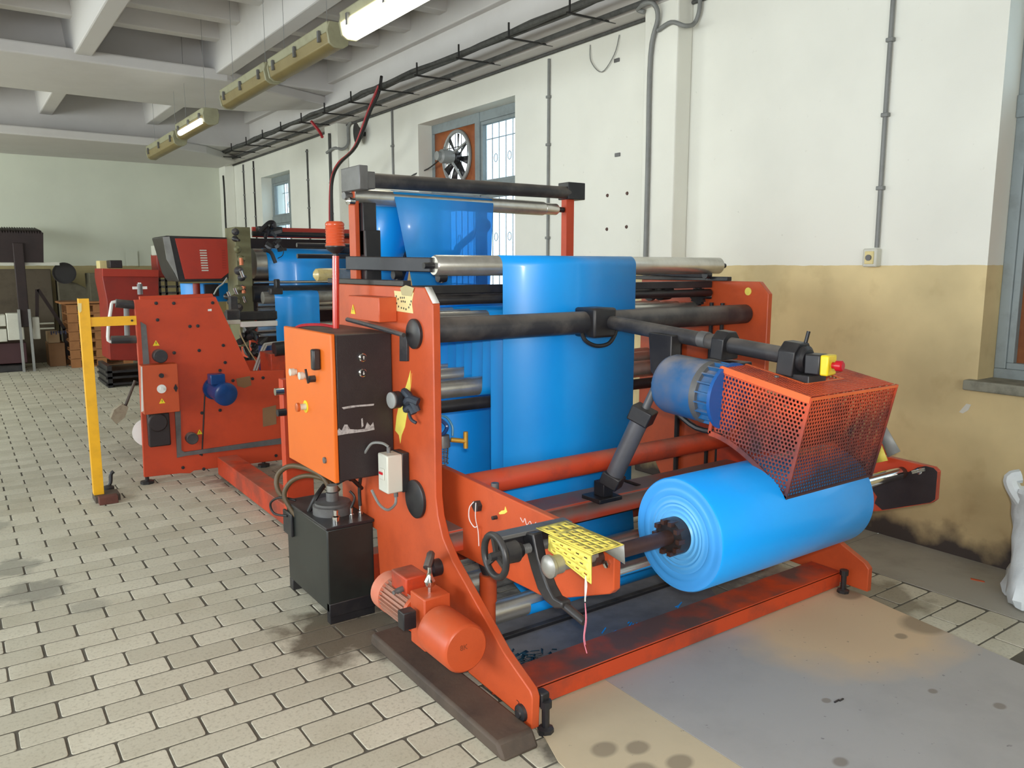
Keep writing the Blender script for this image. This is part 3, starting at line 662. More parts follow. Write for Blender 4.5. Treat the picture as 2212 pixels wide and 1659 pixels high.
# accordion of rollers
UR = [3.20, 3.36, 3.52]; LR = [3.28, 3.44, 3.60]
for yy in UR: roller(1.60, 3.60, yy, 1.40, .04, STEEL)
for yy in LR[:1]: roller(1.60, 3.60, yy, 1.06, .047, STEEL)
for yy in LR[1:]: roller(1.60, 3.60, yy, 1.10, .038, STEEL)
roller(1.60, 3.60, 3.22, .985, .03, BLACKP, 'idler_roller', None)
roller(1.60, 3.60, 2.78, .115, .052, STEEL, 'bottom_roller', lab='polished front roller close to the floor')
roller(1.60, 3.60, 2.97, .19, .052, STEEL, 'bottom_roller', lab='polished second roller close to the floor')
roller(1.60, 3.60, 3.15, .33, .04, STEELD, 'bottom_roller')
G().box(1.58, 3.62, 3.02, 3.06, .33, .37).done('guide_bar', BLACKP, mach, bevel=.003)
G().box(1.58, 3.62, 2.70, 2.73, .012, .03).done('guide_bar', BLACKP, mach, bevel=.003)
# swing arms
AP = [(2.95,.80),(1.80,.765),(1.78,.75),(1.78,.62),(1.80,.60),(2.04,.50),(2.17,.465),(2.95,.44),(3.02,.5),(3.02,.74)]
G().prism('x', AP, 1.655, 1.685).done('swing_arm', ORANGE, mach, bevel=.004, label='left swing arm plate')
G().prism('x', [(y-.09, z) for y, z in AP], 3.50, 3.53).done('swing_arm', ORANGED, mach, bevel=.004, label='right swing arm plate, grimy black at its end')
G().prism('x', [(y_+.19, z_+.03) for y_, z_ in AP[:1]+[(1.78,.775),(1.775,.66),(2.05,.66),(2.95,.6)]], 3.585, 3.605).done('arm_cover', ORANGED, mach, bevel=.003)
G().prism('x', [(1.745,.764),(1.71,.763),(1.692,.748),(1.692,.622),(1.712,.603),(1.93,.512),(1.97,.535),(1.96,.57),(1.99,.60),(1.93,.66),(1.90,.71),(1.82,.72),(1.78,.75)], 3.4985, 3.5001).done('black_stain', BLACKC, mach, label='black oily stain on the right arm end')
q = [at('x', 1.655, *p) for p in ((1078, 1108), (1084, 1103), (1090, 1102), (1092, 1094), (1096, 1106), (1090, 1110), (1080, 1111))]
G().prism('x', [(p.y, p.z) for p in q], 1.6535, 1.6551).done('paint_mark', YELLOWC, mach, label='small yellow paint mark')
G().tube([at('x', 1.654, *p) for p in ((1124,1118),(1130,1128),(1134,1120),(1138,1134),(1145,1126),(1150,1136),(1158,1128))], .0012, 4, 4).done('chalk_scribble', FLAGW, mach, label='white scribble')
G().tube([at('x', 1.539, *p) for p in ((1116,1512),(1121,1518),(1116,1524),(1123,1527),(1119,1533),(1126,1536),(1121,1541),(1130,1541),(1128,1547))], .0011, 4, 3).done('marker_scribble', BLACKP, mach, label='black handwritten scribble')
for yy, zz, rr in ((2.575, .70, .024), (2.45, .685, .008), (2.1, .58, .007)):
    G().lathe((1.655, yy, zz), (-1,0,0), [(0,0),(0,rr),(.02,rr),(.022,0)], 6 if rr > .01 else 10).done('bolt', BLACKP, mach)
G().cyl((1.695, 2.52, .775), (1.695, 2.52, .80), .016, 10).done('grease_plug', GREYM, mach)
G().tube([(1.63, 2.575, .72), (1.625, 2.60, .69), (1.63, 2.61, .64), (1.64, 2.59, .61), (1.64, 2.565, .62)], .0022, 5, 5).tube([(1.63, 2.56, .72), (1.625, 2.555, .66), (1.64, 2.56, .60), (1.64, 2.555, .54)], .0018, 5, 5).done('tied_string', FLAGW, label='thin white string looped over the bolt on the left swing arm', cat='string')
for xx in (1.70, 3.47):
    c_ = G().cyl((xx, 2.58, .02), (xx, 2.58, .29), .031, 20); c_.done('lift_cylinder', ORANGE, mach)
    G().cyl((xx, 2.58, .285), (xx, 2.58, .40), .036, 20).done('lift_sleeve', ORANGE, mach)
    G().cyl((xx, 2.58, .39), (xx-.02, 2.60, .47), .02, 14).done('lift_rod', BLACKP, mach)
# yellow smear and notice on the plate
g = G(); q = [at('x', XL0, *p) for p in ((878, 832), (884, 812), (887, 800), (886, 838), (890, 806), (886, 850), (882, 880), (875, 922), (868, 940), (865, 958), (862, 940), (854, 930), (857, 900), (862, 875), (871, 850))]
g.prism('x', [(p[1], p[2]) for p in q], XL0-.0012, XL0+.001).done('paint_smear', YELLOWC, pl, label='yellow paint smear')
q = [at('x', XL0, *p) for p in ((852, 628), (894, 632), (890, 655), (893, 677), (858, 672))]
nt = G().prism('x', [(p[1], p[2]) for p in q], XL0-.002, XL0+.001).done('paper_label', STICK, pl, label='torn yellowed paper label')
q = [at('x', XL0, *p) for p in ((866, 622), (878, 616), (896, 622), (890, 640), (870, 638))]
G().prism('x', [(p[1], p[2]) for p in q], XL0-.004, XL0-.002).done('tape_scrap', mat('clear_tape', (176, 164, 120), .3), pl)
g = G(); Rl = random.Random(2)
for (px, py) in [(857,640),(861,646),(858,655),(862,662),(868,665),(873,666),(878,668),(884,664),(887,658),(889,651),(866,643),(870,643),(874,643),(868,651),(872,651),(876,652)]:
    p = at('x', XL0, px, py); g.box(XL0-.003, XL0-.0015, p.y-.004, p.y+.003, p.z-.004, p.z+.004)
g.done('print_marks', BLACKP, pl)
q = [at('x', XL0, *p) for p in ((868, 722), (884, 722), (884, 780), (868, 780))]
G().prism('x', [(p[1], p[2]) for p in q], XL0-.012, XL0).done('strap_bracket', DUSTB, mach, bevel=.002)
G().tube([at('x', 1.45, 750, 690), at('x', 1.47, 810, 706), at('x', 1.50, 872, 724)], .010, 8, 4).done('support_rod', DUSTB, mach)
# chamfer white edge mark, opening in plate behind gear motor
G().quad((1.542, 2.788, 1.5672), (1.573, 2.788, 1.5672), (1.573, 2.7265, 1.5045), (1.542, 2.7265, 1.5045)).done('edge_tag', WHITEP, pl, solid=.001)
# edge sensor with tangled blue rag on the plate
sn = thing('pressure_regulator', 'round gauge and blue-grey hose tangle screwed to the front of the left side plate', 'gauge', (1.5, 2.9, 1.08))
G().lathe((1.54, 2.93, 1.10), (-1,-.1,0), [(0,0),(0,.03),(.05,.03),(.055,.036),(.085,.036),(.088,.03),(.088,0)], 20).done('gauge_body', BLACKP, sn)
G().lathe((1.452, 2.921, 1.10), (-1,-.1,0), [(0,0),(0,.034),(.006,.034),(.008,.028),(.008,0)], 20).done('dial', WGREY, sn)
G().tube([(1.52,2.93,1.12),(1.50,2.90,1.135),(1.50,2.86,1.12),(1.51,2.84,1.09),(1.52,2.83,1.06)], .016, 8, 5).tube([(1.52,2.92,1.09),(1.50,2.88,1.095),(1.50,2.85,1.11),(1.52,2.82,1.10)], .018, 8, 5).tube([(1.52,2.92,1.08),(1.50,2.89,1.06),(1.505,2.86,1.075),(1.51,2.84,1.05)], .014, 8, 5).tube([(1.52,2.9,1.08),(1.51,2.88,1.04),(1.51,2.86,1.02),(1.52,2.84,1.01)], .007, 8, 5).done('hose', mat('blue_grey_rubber', (46, 54, 66), .6), sn)
# brass tool hanging in front of the dark film, with wire basket
bt = thing('filter_regulator', 'brass-handled air filter with wire basket hanging inside the left side plate', 'regulator', (1.64, 2.70, .95))
p0 = at('y', 2.78, 955, 950)
G().lathe((p0.x, 2.78, p0.z+.02), (0,0,-1), [(0,0),(0,.03),(.03,.034),(.05,.034),(.05,0)], 16).done('body', GREYM, bt)
g = G()
for q in range(8): a = q*PI/4; g.cyl((p0.x+.026*math.cos(a), 2.78+.026*math.sin(a), p0.z-.03), (p0.x+.02*math.cos(a), 2.78+.02*math.sin(a), p0.z-.10), .002, 4)
for zz in (-.04, -.06, -.08, -.10): g.tube([(p0.x+.025*math.cos(q*PI/6), 2.78+.025*math.sin(q*PI/6), p0.z+zz) for q in range(12)], .002, 4, 1, True)
g.done('basket', GREYM, bt)
G().cyl((p0.x+.03, 2.76, p0.z), (p0.x+.09, 2.74, p0.z-.01), .010).lathe((p0.x+.09, 2.74, p0.z+.03), (0,0,-1), [(0,0),(0,.01),(.07,.01),(.07,0)], 10).done('brass_handle', mat('brass', (214, 164, 70), .35, .6), bt)
G().tube([(p0.x-.02,2.80,p0.z+.10),(p0.x+.03,2.80,p0.z+.09),(p0.x+.055,2.79,p0.z+.05),(p0.x+.05,2.78,p0.z+.01)], .005, 6, 5).done('air_hose', mat('blue_hose', (70, 130, 160), .4), bt)
G().tube([(p0.x-.05,2.80,p0.z+.06),(p0.x,2.80,p0.z+.08),(p0.x+.03,2.79,p0.z+.05),(p0.x,2.78,p0.z+.02),(p0.x-.04,2.78,p0.z+.02)], .008, 6, 5).done('coil', BLUEM2, bt)

# feet, plank
for xx, yy in ((1.60, 2.06), (3.58, 2.15)):
    G().lathe((xx, yy, 0), (0,0,1), [(0,0),(0,.03),(.02,.03),(.025,.014),(.10,.014),(.10,.022),(.125,.022),(.125,0)], 8).done('levelling_foot', BLACKP, mach)
G().box(1.578, 1.615, 2.055, 2.10, .10, .155).done('foot_block', BLACKP, mach, bevel=.006)
G().lathe((1.54, 2.12, .07), (-1,0,0), [(0,0),(0,.032),(.012,.030),(.016,.016),(.022,.014),(.022,0)], 20).done('foot_cap', BLACKP, mach)
G().prism('x', [(2.0, .0), (2.04, .055), (3.02, .06), (3.04, .0)], 1.375, 1.53).done('wooden_plank', PLANKM, bevel=.012, label='dark worn wooden plank lying under the left side plate', cat='plank')
# handwheel clamp on the left arm
hw = thing('handwheel_clamp', 'black handwheel with screw spindle and hook lever clamping the shaft on the left arm', 'clamp', (1.45, 1.95, .69))
wc = V((1.345, 2.0, .70)); ax = V((1, -.06, .015)).normalized()
fr = ax.orthogonal().normalized(); fc = ax.cross(fr)
G().tube([wc+(fr*math.cos(q*PI/14)+fc*math.sin(q*PI/14))*.068 for q in range(28)], .0115, 10, 1, True).done('handwheel', BLACKP, hw, label='glossy black rim')
for q in range(3):
    a = q*2*PI/3+.6; d = fr*math.cos(a)+fc*math.sin(a); G().beam(wc+ax*.004, wc+d*.064, .016, .010, tuple(ax)).done('spoke', BLACKP, hw)
G().lathe(wc-ax*.02, ax, [(0,0),(0,.012),(.05,.018),(.055,.018),(.055,.034),(.10,.036),(.105,.03),(.12,.022),(.12,0)], 20).done('hub', BLACKP, hw)
pr = []
for q in range(34): pr += [(.10+q*.0055, .0135), (.1028+q*.0055, .0165)]
G().lathe(wc, ax, [(.10,0)]+pr+[(.29,0)], 14).done('screw_spindle', GREYM, hw)
G().beam(V((1.375,2.05,.742)), V((1.66,2.02,.750)), .055, .014).done('guide_bar', GREYM, hw, bevel=.002)
G().box(1.38, 1.655, 2.035, 2.065, .685, .735).done('bar_web', BLACKP, hw)
hk = [(2.03,.745),(1.975,.755),(1.965,.72),(1.95,.68),(1.925,.64),(1.895,.60),(1.865,.575),(1.825,.575),(1.82,.555),(1.86,.54),(1.91,.548),(1.95,.575),(1.985,.63),(2.01,.68),(2.03,.72)]
G().prism('x', hk, 1.475, 1.515).done('hook_lever', BLACKP, hw, bevel=.006)
G().cyl((1.495, 1.85, .56), (1.50, 1.74, .535), .013, 12).done('lever_handle', BLACKP, hw)
G().lathe((1.43, 1.85, .69), (1,0,0), [(0,0),(0,.014),(.006,.03),(.012,.037),(.022,.037),(.03,.03),(.06,.03),(.062,.024),(.2,.024),(.2,0)], 24).done('bearing', STEELD, hw)
hw.location.z += .035
def cover(name_lab, X0, X1, Y0, Y1, Z, drop0, drop1, m=YELLOWC):
    c = thing('perforated_cover', name_lab, 'cover', ((X0+X1)/2, (Y0+Y1)/2, Z))
    G().perf((X0,Y0,Z),(X0,Y1,Z),(X1,Y1,Z+.004),(X1,Y0,Z+.004), 6, 4, .4, .2, (.04,.06)).done('top_sheet', m, c, solid=.0022)
    G().perf((X0,Y0,Z-drop0),(X0,Y1,Z-drop1),(X0,Y1,Z),(X0,Y0,Z), 5, 3, .42, .2, (.04,.06)).done('side_sheet', m, c, solid=.0022)
    G().quad((X1,Y0,Z+.004),(X1,Y1,Z+.004),(X1+.006,Y1,Z-.03),(X1+.006,Y0,Z-.06)).done('back_flange', WGREY, c, solid=.0022)
    return c
cv = cover('pale yellow slotted metal cover with tattered string over the end of the left arm', 1.49, 1.62, 1.70, 1.91, .80, .092, .05)
G().perf((1.50,1.90,.80),(1.50,1.99,.80),(1.63,1.99,.80),(1.63,1.90,.80), 2, 3, .4, .2, (.05,.05)).done('rear_sheet', YELLOWC, cv, solid=.0022)
G().lathe((1.655, 1.81, .70), (-1,0,0), [(0,0),(0,.014),(.01,.014),(.012,0)], 6).done('bolt', CHROME, cv)
g = G(); s0 = V((1.488, 1.725, .725))
for q in range(6): g.tube([s0, s0+V((Rl.uniform(-.008,.008), Rl.uniform(-.008,.008), -.03)), s0+V((0, 0, -.075))], .0013, 4, 4)
g.tube([s0+V((0,0,-.04)), s0+V((0,0,-.08))], .002, 5, 1).done('frayed_string', FLAGW, label='frayed white string tied through the slotted yellow cover', cat='string')
G().tube([s0+V((0,0,-.085)), s0+V((.003,0,-.14)), s0+V((-.002,.002,-.20)), s0+V((.01,0,-.25))], .0014, 4, 5).tube([s0+V((0,0,-.085)), s0+V((.007,0,-.14)), s0+V((.002,.002,-.19)), s0+V((.004,0,-.22))], .001, 4, 5).done('pink_thread', STRINGR, label='thin pink thread dangling below the white string', cat='string')

# shaft, roll
sh = thing('winding_shaft', 'dark steel shaft with ribbed chucks carrying the blue film roll', 'shaft', (2.5, 1.85, .715))
G().cyl((1.62, 1.85, .712), (3.56, 1.85, .712), .026, 20).done('shaft_bar', RUSTY, sh)
def chuck(x0, d):
    G().lathe((x0, 1.85, .712), (d,0,0), [(0,0),(0,.062),(.02,.066),(.05,.066),(.055,.058),(.055,0)], 24).done('chuck', BLACKP, sh)
    for q in range(10):
        a = q*PI/5; c = V((x0+d*.003, 1.85+.056*math.cos(a), .712+.056*math.sin(a))); G().box(c.x-.02, c.x+.02, c.y-.008, c.y+.008, c.z-.008, c.z+.008).done('chuck_jaw', RUSTY, sh)
chuck(1.975, 1); chuck(3.03, -1)
G().cyl((3.12, 1.85, .712), (3.46, 1.85, .712), .03, 20).done('end_sleeve', CHROME, sh)
roll = thing('film_roll', 'big roll of bright blue plastic film on the winding shaft', 'roll', (2.5, 1.85, .52))
def filmroll_mat():
    m = mat('wound_film_edge', (70, 168, 232), .4, dirt=(40, 140, 225), dscale=8, damt=.6); t = m.node_tree; b = t.nodes['Principled BSDF']
    g = nd(t, 'ShaderNodeNewGeometry'); s1 = nd(t, 'ShaderNodeVectorMath', operation='SUBTRACT'); s1.inputs[1].default_value = (0, 1.85, .712); t.links.new(g.outputs['Position'], s1.inputs[0])
    mu = nd(t, 'ShaderNodeVectorMath', operation='MULTIPLY'); mu.inputs[1].default_value = (0, 1, 1); t.links.new(s1.outputs[0], mu.inputs[0])
    ln = nd(t, 'ShaderNodeVectorMath', operation='LENGTH'); t.links.new(mu.outputs[0], ln.inputs[0])
    n = nd(t, 'ShaderNodeTexNoise'); n.noise_dimensions = '1D'; n.inputs['Scale'].default_value = 120; n.inputs['Detail'].default_value = 3; t.links.new(ln.outputs['Value'], n.inputs['W'])
    mr = nd(t, 'ShaderNodeMapRange'); mr.inputs[1].default_value = .3; mr.inputs[2].default_value = .7; t.links.new(n.outputs[0], mr.inputs[0])
    gr = nd(t, 'ShaderNodeMapRange'); gr.inputs[1].default_value = .06; gr.inputs[2].default_value = .16; gr.inputs[3].default_value = .0; gr.inputs[4].default_value = .8; t.links.new(ln.outputs['Value'], gr.inputs[0])
    mx = nd(t, 'ShaderNodeMix', data_type='RGBA'); mx.inputs['A'].default_value = (*lin((112, 186, 234)), 1); mx.inputs['B'].default_value = (*lin((34, 140, 228)), 1); t.links.new(gr.outputs[0], mx.inputs['Factor'])
    m2 = nd(t, 'ShaderNodeMix', data_type='RGBA'); t.links.new(mx.outputs['Result'], m2.inputs['A']); m2.inputs['B'].default_value = (*lin((60, 156, 232)), 1)
    k_ = nd(t, 'ShaderNodeMath', operation='MULTIPLY'); k_.inputs[1].default_value = .55; t.links.new(mr.outputs[0], k_.inputs[0]); t.links.new(k_.outputs[0], m2.inputs['Factor'])
    t.links.new(m2.outputs['Result'], b.inputs['Base Color']); return m
EDGEM = filmroll_mat()
RR = .203
rf_ = G().lathe((2.015, 1.85, .712), (1,0,0), [(.006, RR-.004), (.012, RR), (.905, RR), (.911, RR-.004)], 96).done('wound_film', BLUEF, roll)
prof = [(.0, .05)]
Rp = random.Random(9)
for q in range(24): prof.append((.002+Rp.uniform(0,.005)+(.006 if q < 9 else 0)*math.sin(q*2.1)*.4, .055+q*(RR-.059)/24))
prof.append((.006, RR-.004))
G().lathe((2.015, 1.85, .712), (1,0,0), prof, 96).done('roll_face', EDGEM, roll)
G().lathe((2.926, 1.85, .712), (-1,0,0), [(0,.05),(0,RR-.004)], 64).done('roll_face', EDGEM, roll)
G().lathe((2.0, 1.85, .712), (1,0,0), [(0,.038),(0,.052),(.93,.052),(.93,.038)], 32).done('core', CARD, roll)

# film webs
WX0, WX1 = 2.10, 2.95
def web(name, path, lab, x0=WX0, x1=WX1, m=BLUEF): return G().ribbon(path, x0, x1).done(name, m, solid=.0012, label=lab, cat='film')
web('film_web', [(3.45, 1.62)]+arc(3.10, 1.652, .0485, 100, 180, 8)+[(3.052, .42), (3.03, .30)]+arc(2.97,.19,.0535, 20,-90,6)+[(2.78, .060)],
    'wide bright blue film hanging over the top steel roller at the front of the winder')
web('film_web', arc(2.78, .115, .0535, 270, 170, 8)+[(2.728, .13), (1.98, .556)], 'blue film passing from the lowest roller up to the underside of the blue roll', 2.03, 2.90)
p = []
prev = None
p += arc(3.20, 1.40, .0415, 180, 60, 8)
for i in range(3):
    yl = LR[i]; zl = 1.06 if i == 0 else 1.10; rl = .0485 if i == 0 else .0395
    p += arc(yl, zl, rl, 180, 360, 10)
    if i < 2: p += arc(UR[i+1], 1.40, .0415, 180, 0, 10)
p += [(3.655, 1.38)]
web('film_web', [(3.155, .30)]+[(3.1575, 1.40)]+p, 'blue film zigzagging over the inner rollers behind the front sheet')
web('film_web', [(3.92, 1.5), (3.90, 1.0), (3.86, .06)], 'dark blue film sheet hanging at the rear of the winder between the side plates', 2.10, 2.95)

# ------------------------------------------------------------------ raised frame behind
tw = thing('raised_roller_frame', 'orange upright frame holding two long rollers high above the winder', 'frame', (2.4, 3.6, 1.5))
tlx, tly = 1.60, 3.60
A_ = V((1.66, 3.56, 2.055)); B_ = V((3.10, 3.78, 2.085))
G().box(1.60, 1.625, 3.57, 3.64, 1.50, 2.10).done('post', ORANGE, tw, bevel=.003)
G().box(3.06, 3.12, 3.77, 3.82, 1.40, 2.06).done('post', ORANGE2, tw, bevel=.003)
G().lathe(A_, B_-A_, [(0,0),(0,.036),((B_-A_).length,.036),((B_-A_).length,0)], 24).done('top_bar', DUSTB, tw, label='dark dusty round bar')
G().box(1.575, 1.62, 3.45, 3.66, 2.0, 2.11).box(1.62, 1.68, 3.50, 3.60, 2.01, 2.09).done('bearing_block', GREYM, tw, bevel=.004, label='grey bearing block')
G().box(3.05, 3.18, 3.74, 3.84, 2.045, 2.145).box(3.17, 3.19, 3.77, 3.80, 2.075, 2.105).done('bearing_block', BLACKP, tw, bevel=.004, label='black bearing block')
a_, b2 = V((1.60, 3.60, 1.98)), V((3.00, 3.79, 1.985))
d_ = b2-a_
G().lathe(a_, d_, [(0,0),(0,.040),(d_.length-.12,.040),(d_.length-.115,.030),(d_.length-.11,.034),(d_.length-.01,.034),(d_.length,.028),(d_.length,0)], 24).done('roller', STEEL, tw)
G().cyl(a_-d_*.03, a_, .018, 12).done('roller_pin', GREYM, tw); G().cyl(b2, b2+d_*.045, .016, 12).done('roller_pin', BLACKP, tw)
G().box(1.63, 1.70, 3.54, 3.60, 1.70, 1.95).box(1.63, 1.71, 3.52, 3.58, 1.56, 1.82).done('slide_block', BLACKP, tw, bevel=.004)
G().lathe((1.60, 3.58, 1.955), (-1,-.2,0), [(0,0),(0,.02),(.03,.02),(.035,.01),(.04,0)], 12).done('knob', CHROME, tw)
# translucent web over it
def webq(name, pts, lab, m): 
    g = G(); g.b.faces.new([g.b.verts.new(p) for p in pts]); return g.done(name, m, solid=.001, label=lab, cat='film')
f = lambda tt, dz=0: a_+d_*tt+V((0,0,dz))
TL = f(.17, .0)+V((0,-.034,0)); TR = f(.62, .0)+V((0,-.034,0)); BL = V((TL.x+.05, 3.50, 1.45)); BR = V((TR.x, 3.72, 1.45))
g = G()
rows = [(0, .042, 0), (0, .03, .03), (0, 0, .042), (0, -.03, .03), (0, -.042, 0)]
vl = [g.b.verts.new(f(.16)+V(r)) for r in rows]+[g.b.verts.new(BL)]; vr = [g.b.verts.new(f(.62)+V(r)) for r in rows]+[g.b.verts.new(BR)]
for q in range(5): g.b.faces.new((vl[q], vr[q], vr[q+1], vl[q+1]))
g.done('film_web', BLUET, solid=.001, label='thin see-through blue film hanging from the raised roller', cat='film')
webq('film_web', [f(.10)+V((0,.04,-.02)), f(.30)+V((0,.04,-.02)), V((2.05, 3.95, 1.45)), V((1.80, 3.95, 1.45))], 'narrow strip of blue film seen left of the thin hanging film', BLUEF)
# bent lever seen through the thin film
lv = G().tube([(1.66, 3.95, 1.735), (2.35, 3.95, 1.72), (2.40, 3.95, 1.75), (2.56, 3.95, 1.87)], .02, 10, 4).lathe((2.58, 3.93, 1.885), (0,1,0), [(0,0),(0,.04),(.04,.04),(.04,0)], 16)
lv.done('bent_lever', BLACKP, label='black lever with round end showing through the thin blue film', cat='lever')
G().beam((1.92, 3.8, 1.50), (2.06, 3.8, 1.86), .02, .035).done('strut', BLACKP, tw)
for zz in (1.755, 1.70): G().cyl((1.45, 3.95, zz), (1.95, 3.95, zz), .012, 8).done('guide_rod', BLACKP, tw)

# ------------------------------------------------------------------ press arm, motor, guard
pa = thing('contact_press', 'black tubular arm reaching forward from the crossbar over the blue roll', 'arm', (2.53, 2.86, 1.385))
g = G(); g.box(2.44, 2.58, 2.79, 2.94, 1.315, 1.455); g.done('clamp_block', BLACKP, pa, bevel=.012)
p1, p2 = V((2.55, 2.80, 1.385)), V((2.6, 1.80, 1.305))
G().lathe(p1, p2-p1, [(0,0),(0,.033),((p2-p1).length,.033),((p2-p1).length,0)], 24).done('arm_tube', DUSTB, pa)
def clampat(tt, s_=.055, depth=.06):
    c = p1+(p2-p1)*tt; d = (p2-p1).normalized(); pts = []
    u = V((0,0,1)); a = d.cross(u).normalized(); u = a.cross(d)
    g = G(); oc = [(-1,.45),(-.5,1),(.5,1),(1,.45),(1,-1.1),(-1,-1.1)]
    A = [g.b.verts.new(c-d*depth/2+a*x*s_+u*y*s_) for x, y in oc]; B = [g.b.verts.new(c+d*depth/2+a*x*s_+u*y*s_) for x, y in oc]
    g.b.faces.new(A[::-1]); g.b.faces.new(B)
    for q in range(6): g.b.faces.new((A[q], A[(q+1)%6], B[(q+1)%6], B[q]))
    g.done('clamp', BLACKP, pa, bevel=.004); return c
c1 = clampat(.66); c2 = clampat(.98, .06, .07)
G().lathe(c2, (p2-p1), [(.03,0),(.03,.05),(.05,.052),(.06,.04),(.06,0)], 24).done('end_flange', BLACKP, pa)
G().cyl(c2+V((.02,-.03,.05)), c2+V((.03,-.035,.10)), .007, 8).done('lock_pin', BLACKP, pa)
G().box(2.52, 2.66, 2.06, 2.24, 1.235, 1.262).done('mount_plate', BLACKP, pa, bevel=.004)
G().box(2.55, 2.66, 1.72, 1.86, 1.13, 1.25).done('guard_hanger', BLACKP, pa, bevel=.004)
G().prism('x', [(2.50, 1.36), (2.36, 1.355), (2.36, 1.17), (2.42, 1.14), (2.48, 1.19)], 2.50, 2.56).done('cylinder_bracket', BLACKP, pa, bevel=.004)
G().tube([(2.42, 2.86, 1.34), (2.43, 2.84, 1.30), (2.48, 2.82, 1.275), (2.54, 2.80, 1.285), (2.58, 2.80, 1.33), (2.58,2.80,1.36)], .010, 8, 5).done('hose_loop', CABLEB, pa)
G().cyl((2.575, 2.265, 1.345), (2.577, 2.225, 1.342), .0345, 20).done('tape_band', GREYM, pa)
es = thing('emergency_stop', 'yellow and black emergency stop box with red mushroom button on the arm end', 'button', (2.6, 1.71, 1.29))
dd = (p2-p1).normalized(); E0 = V((2.605, 1.73, 1.29))
Rm = Matrix.Rotation(0, 3, 'X')
def obox(c, d, hl, w, h, name, m, par, bev=.004):
    u = V((0,0,1)); a = d.cross(u).normalized(); u = a.cross(d); g = G(); vs = []
    for i in (-1, 1):
        for j, k2 in ((-1,-1),(1,-1),(1,1),(-1,1)): vs.append(g.b.verts.new(c+d*hl*i+a*j*w+u*k2*h))
    for fq in ((0,3,2,1),(4,5,6,7),(0,1,5,4),(1,2,6,5),(2,3,7,6),(3,0,4,7)): g.b.faces.new([vs[i] for i in fq])
    return g.done(name, m, par, bevel=bev)
eh = V((-.25, -1, -.05)).normalized()
eh = V((.15, -1, 0)).normalized()
obox(E0, eh, .03, .036, .038, 'housing', BLACKP, es, .006)
obox(E0+eh*.046, eh, .016, .036, .038, 'lid', YELLOWE, es, .006)
G().lathe(E0+eh*.062, eh, [(0,0),(0,.012),(.015,.012),(.015,.02),(.035,.02),(.04,.014),(.04,0)], 20).done('push_button', REDB, es, label='red mushroom button')
mo = thing('drive_motor', 'dusty blue electric motor hanging under the arm behind the perforated guard', 'motor', (2.45, 2.15, 1.15))
md = V((.03, -1, -.06)).normalized(); m0 = V((2.44, 2.33, 1.165))
G().lathe(m0, md, [(0,0),(.0,.06),(.012,.10),(.03,.118),(.05,.125),(.235,.125),(.235,0)], 32).done('fan_cowl', BLUEM, mo)
G().lathe(m0+md*.235, md, [(0,0),(0,.128),(.03,.128),(.03,0)], 32).done('band', GREYM, mo)
g = G()
for q in range(20):
    a = q*PI/10; oa = md.orthogonal().normalized(); ob = md.cross(oa); r0 = oa*math.cos(a)+ob*math.sin(a)
    g.beam(m0+md*.26+r0*.118, m0+md*.33+r0*.118, .006, .02, tuple(r0))
g.lathe(m0+md*.26, md, [(0,0),(0,.112),(.07,.112),(.07,0)], 32).done('finned_body', BLUEM, mo)
G().lathe(m0+md*.33, md, [(0,0),(0,.135),(.015,.135),(.015,0)], 32).done('flange', mat('blue_flange_paint', (30, 92, 165), .35), mo)
G().tube([m0+md*.05+V((0,0,-.11)), m0+md*.15+V((.03,0,-.17)), m0+md*.3+V((.04,0,-.16))], .012, 8, 4).done('motor_cable', CABLEB, mo)
gd = thing('perforated_guard', 'large grimy orange perforated sheet-metal guard box above the blue roll', 'guard', (2.66, 1.8, 1.0))
GX0, GX1 = 2.39, 2.94
tA = (GX0, 1.99, 1.268); tB = (GX0, 1.60, 1.20); tC = (GX1, 1.60, 1.20); tD = (GX1, 1.99, 1.268)
bA = (GX0, 2.03, 1.0); bB = (GX0, 1.68, .82); bC = (GX1, 1.68, .82); bD = (GX1, 2.03, 1.0)
ncx, ncy, ncz = 34, 24, 26
G().perf(bB, bC, tC, tB, ncx, ncz, .66, .72, (.01,.02), 1).done('front_panel', MESHP, gd, solid=.0018)
# side panels: rectangle down to z=.82 with an arc cut out for the roll
def side(X, nm):
    A, B, C, D = (X, 2.06, .80), (X, 1.70, .80), tB, tA
    A = V((X, 2.05, .82)); B = V((X, 1.68, .82)); C = V((X, 1.60, 1.20)); D = V((X, 1.99, 1.268))
    P = lambda u, v: (A*(1-u)+B*u)*(1-v)+(D*(1-u)+C*u)*v
    def keep(u, v):
        p = P(u, v); return (p.z > 1.0-.18*min(1, max(0, (2.04-p.y)/.36))**1.7+.008)
    G().perf(A, B, C, D, ncy, ncz, .66, .72, (.015,.02), 1, keep).done(nm, MESHP, gd, solid=.0018)
    rim = [(X, 2.04-.36*k2/12, 1.0-.18*(k2/12)**1.7) for k2 in range(13)]
    g = G()
    for a, b_ in zip(rim, rim[1:]): g.beam(a, b_, .006, .02)
    g.beam((X, 1.68, .82), (X, 1.60, 1.20), .006, .012, (0,1,0)); g.beam((X, 1.99, 1.268), rim[0], .006, .014, (0,1,0))
    g.done('edge_frame', BLACKP if False else MESHP, gd)
side(GX0, 'side_panel'); side(GX1, 'side_panel')
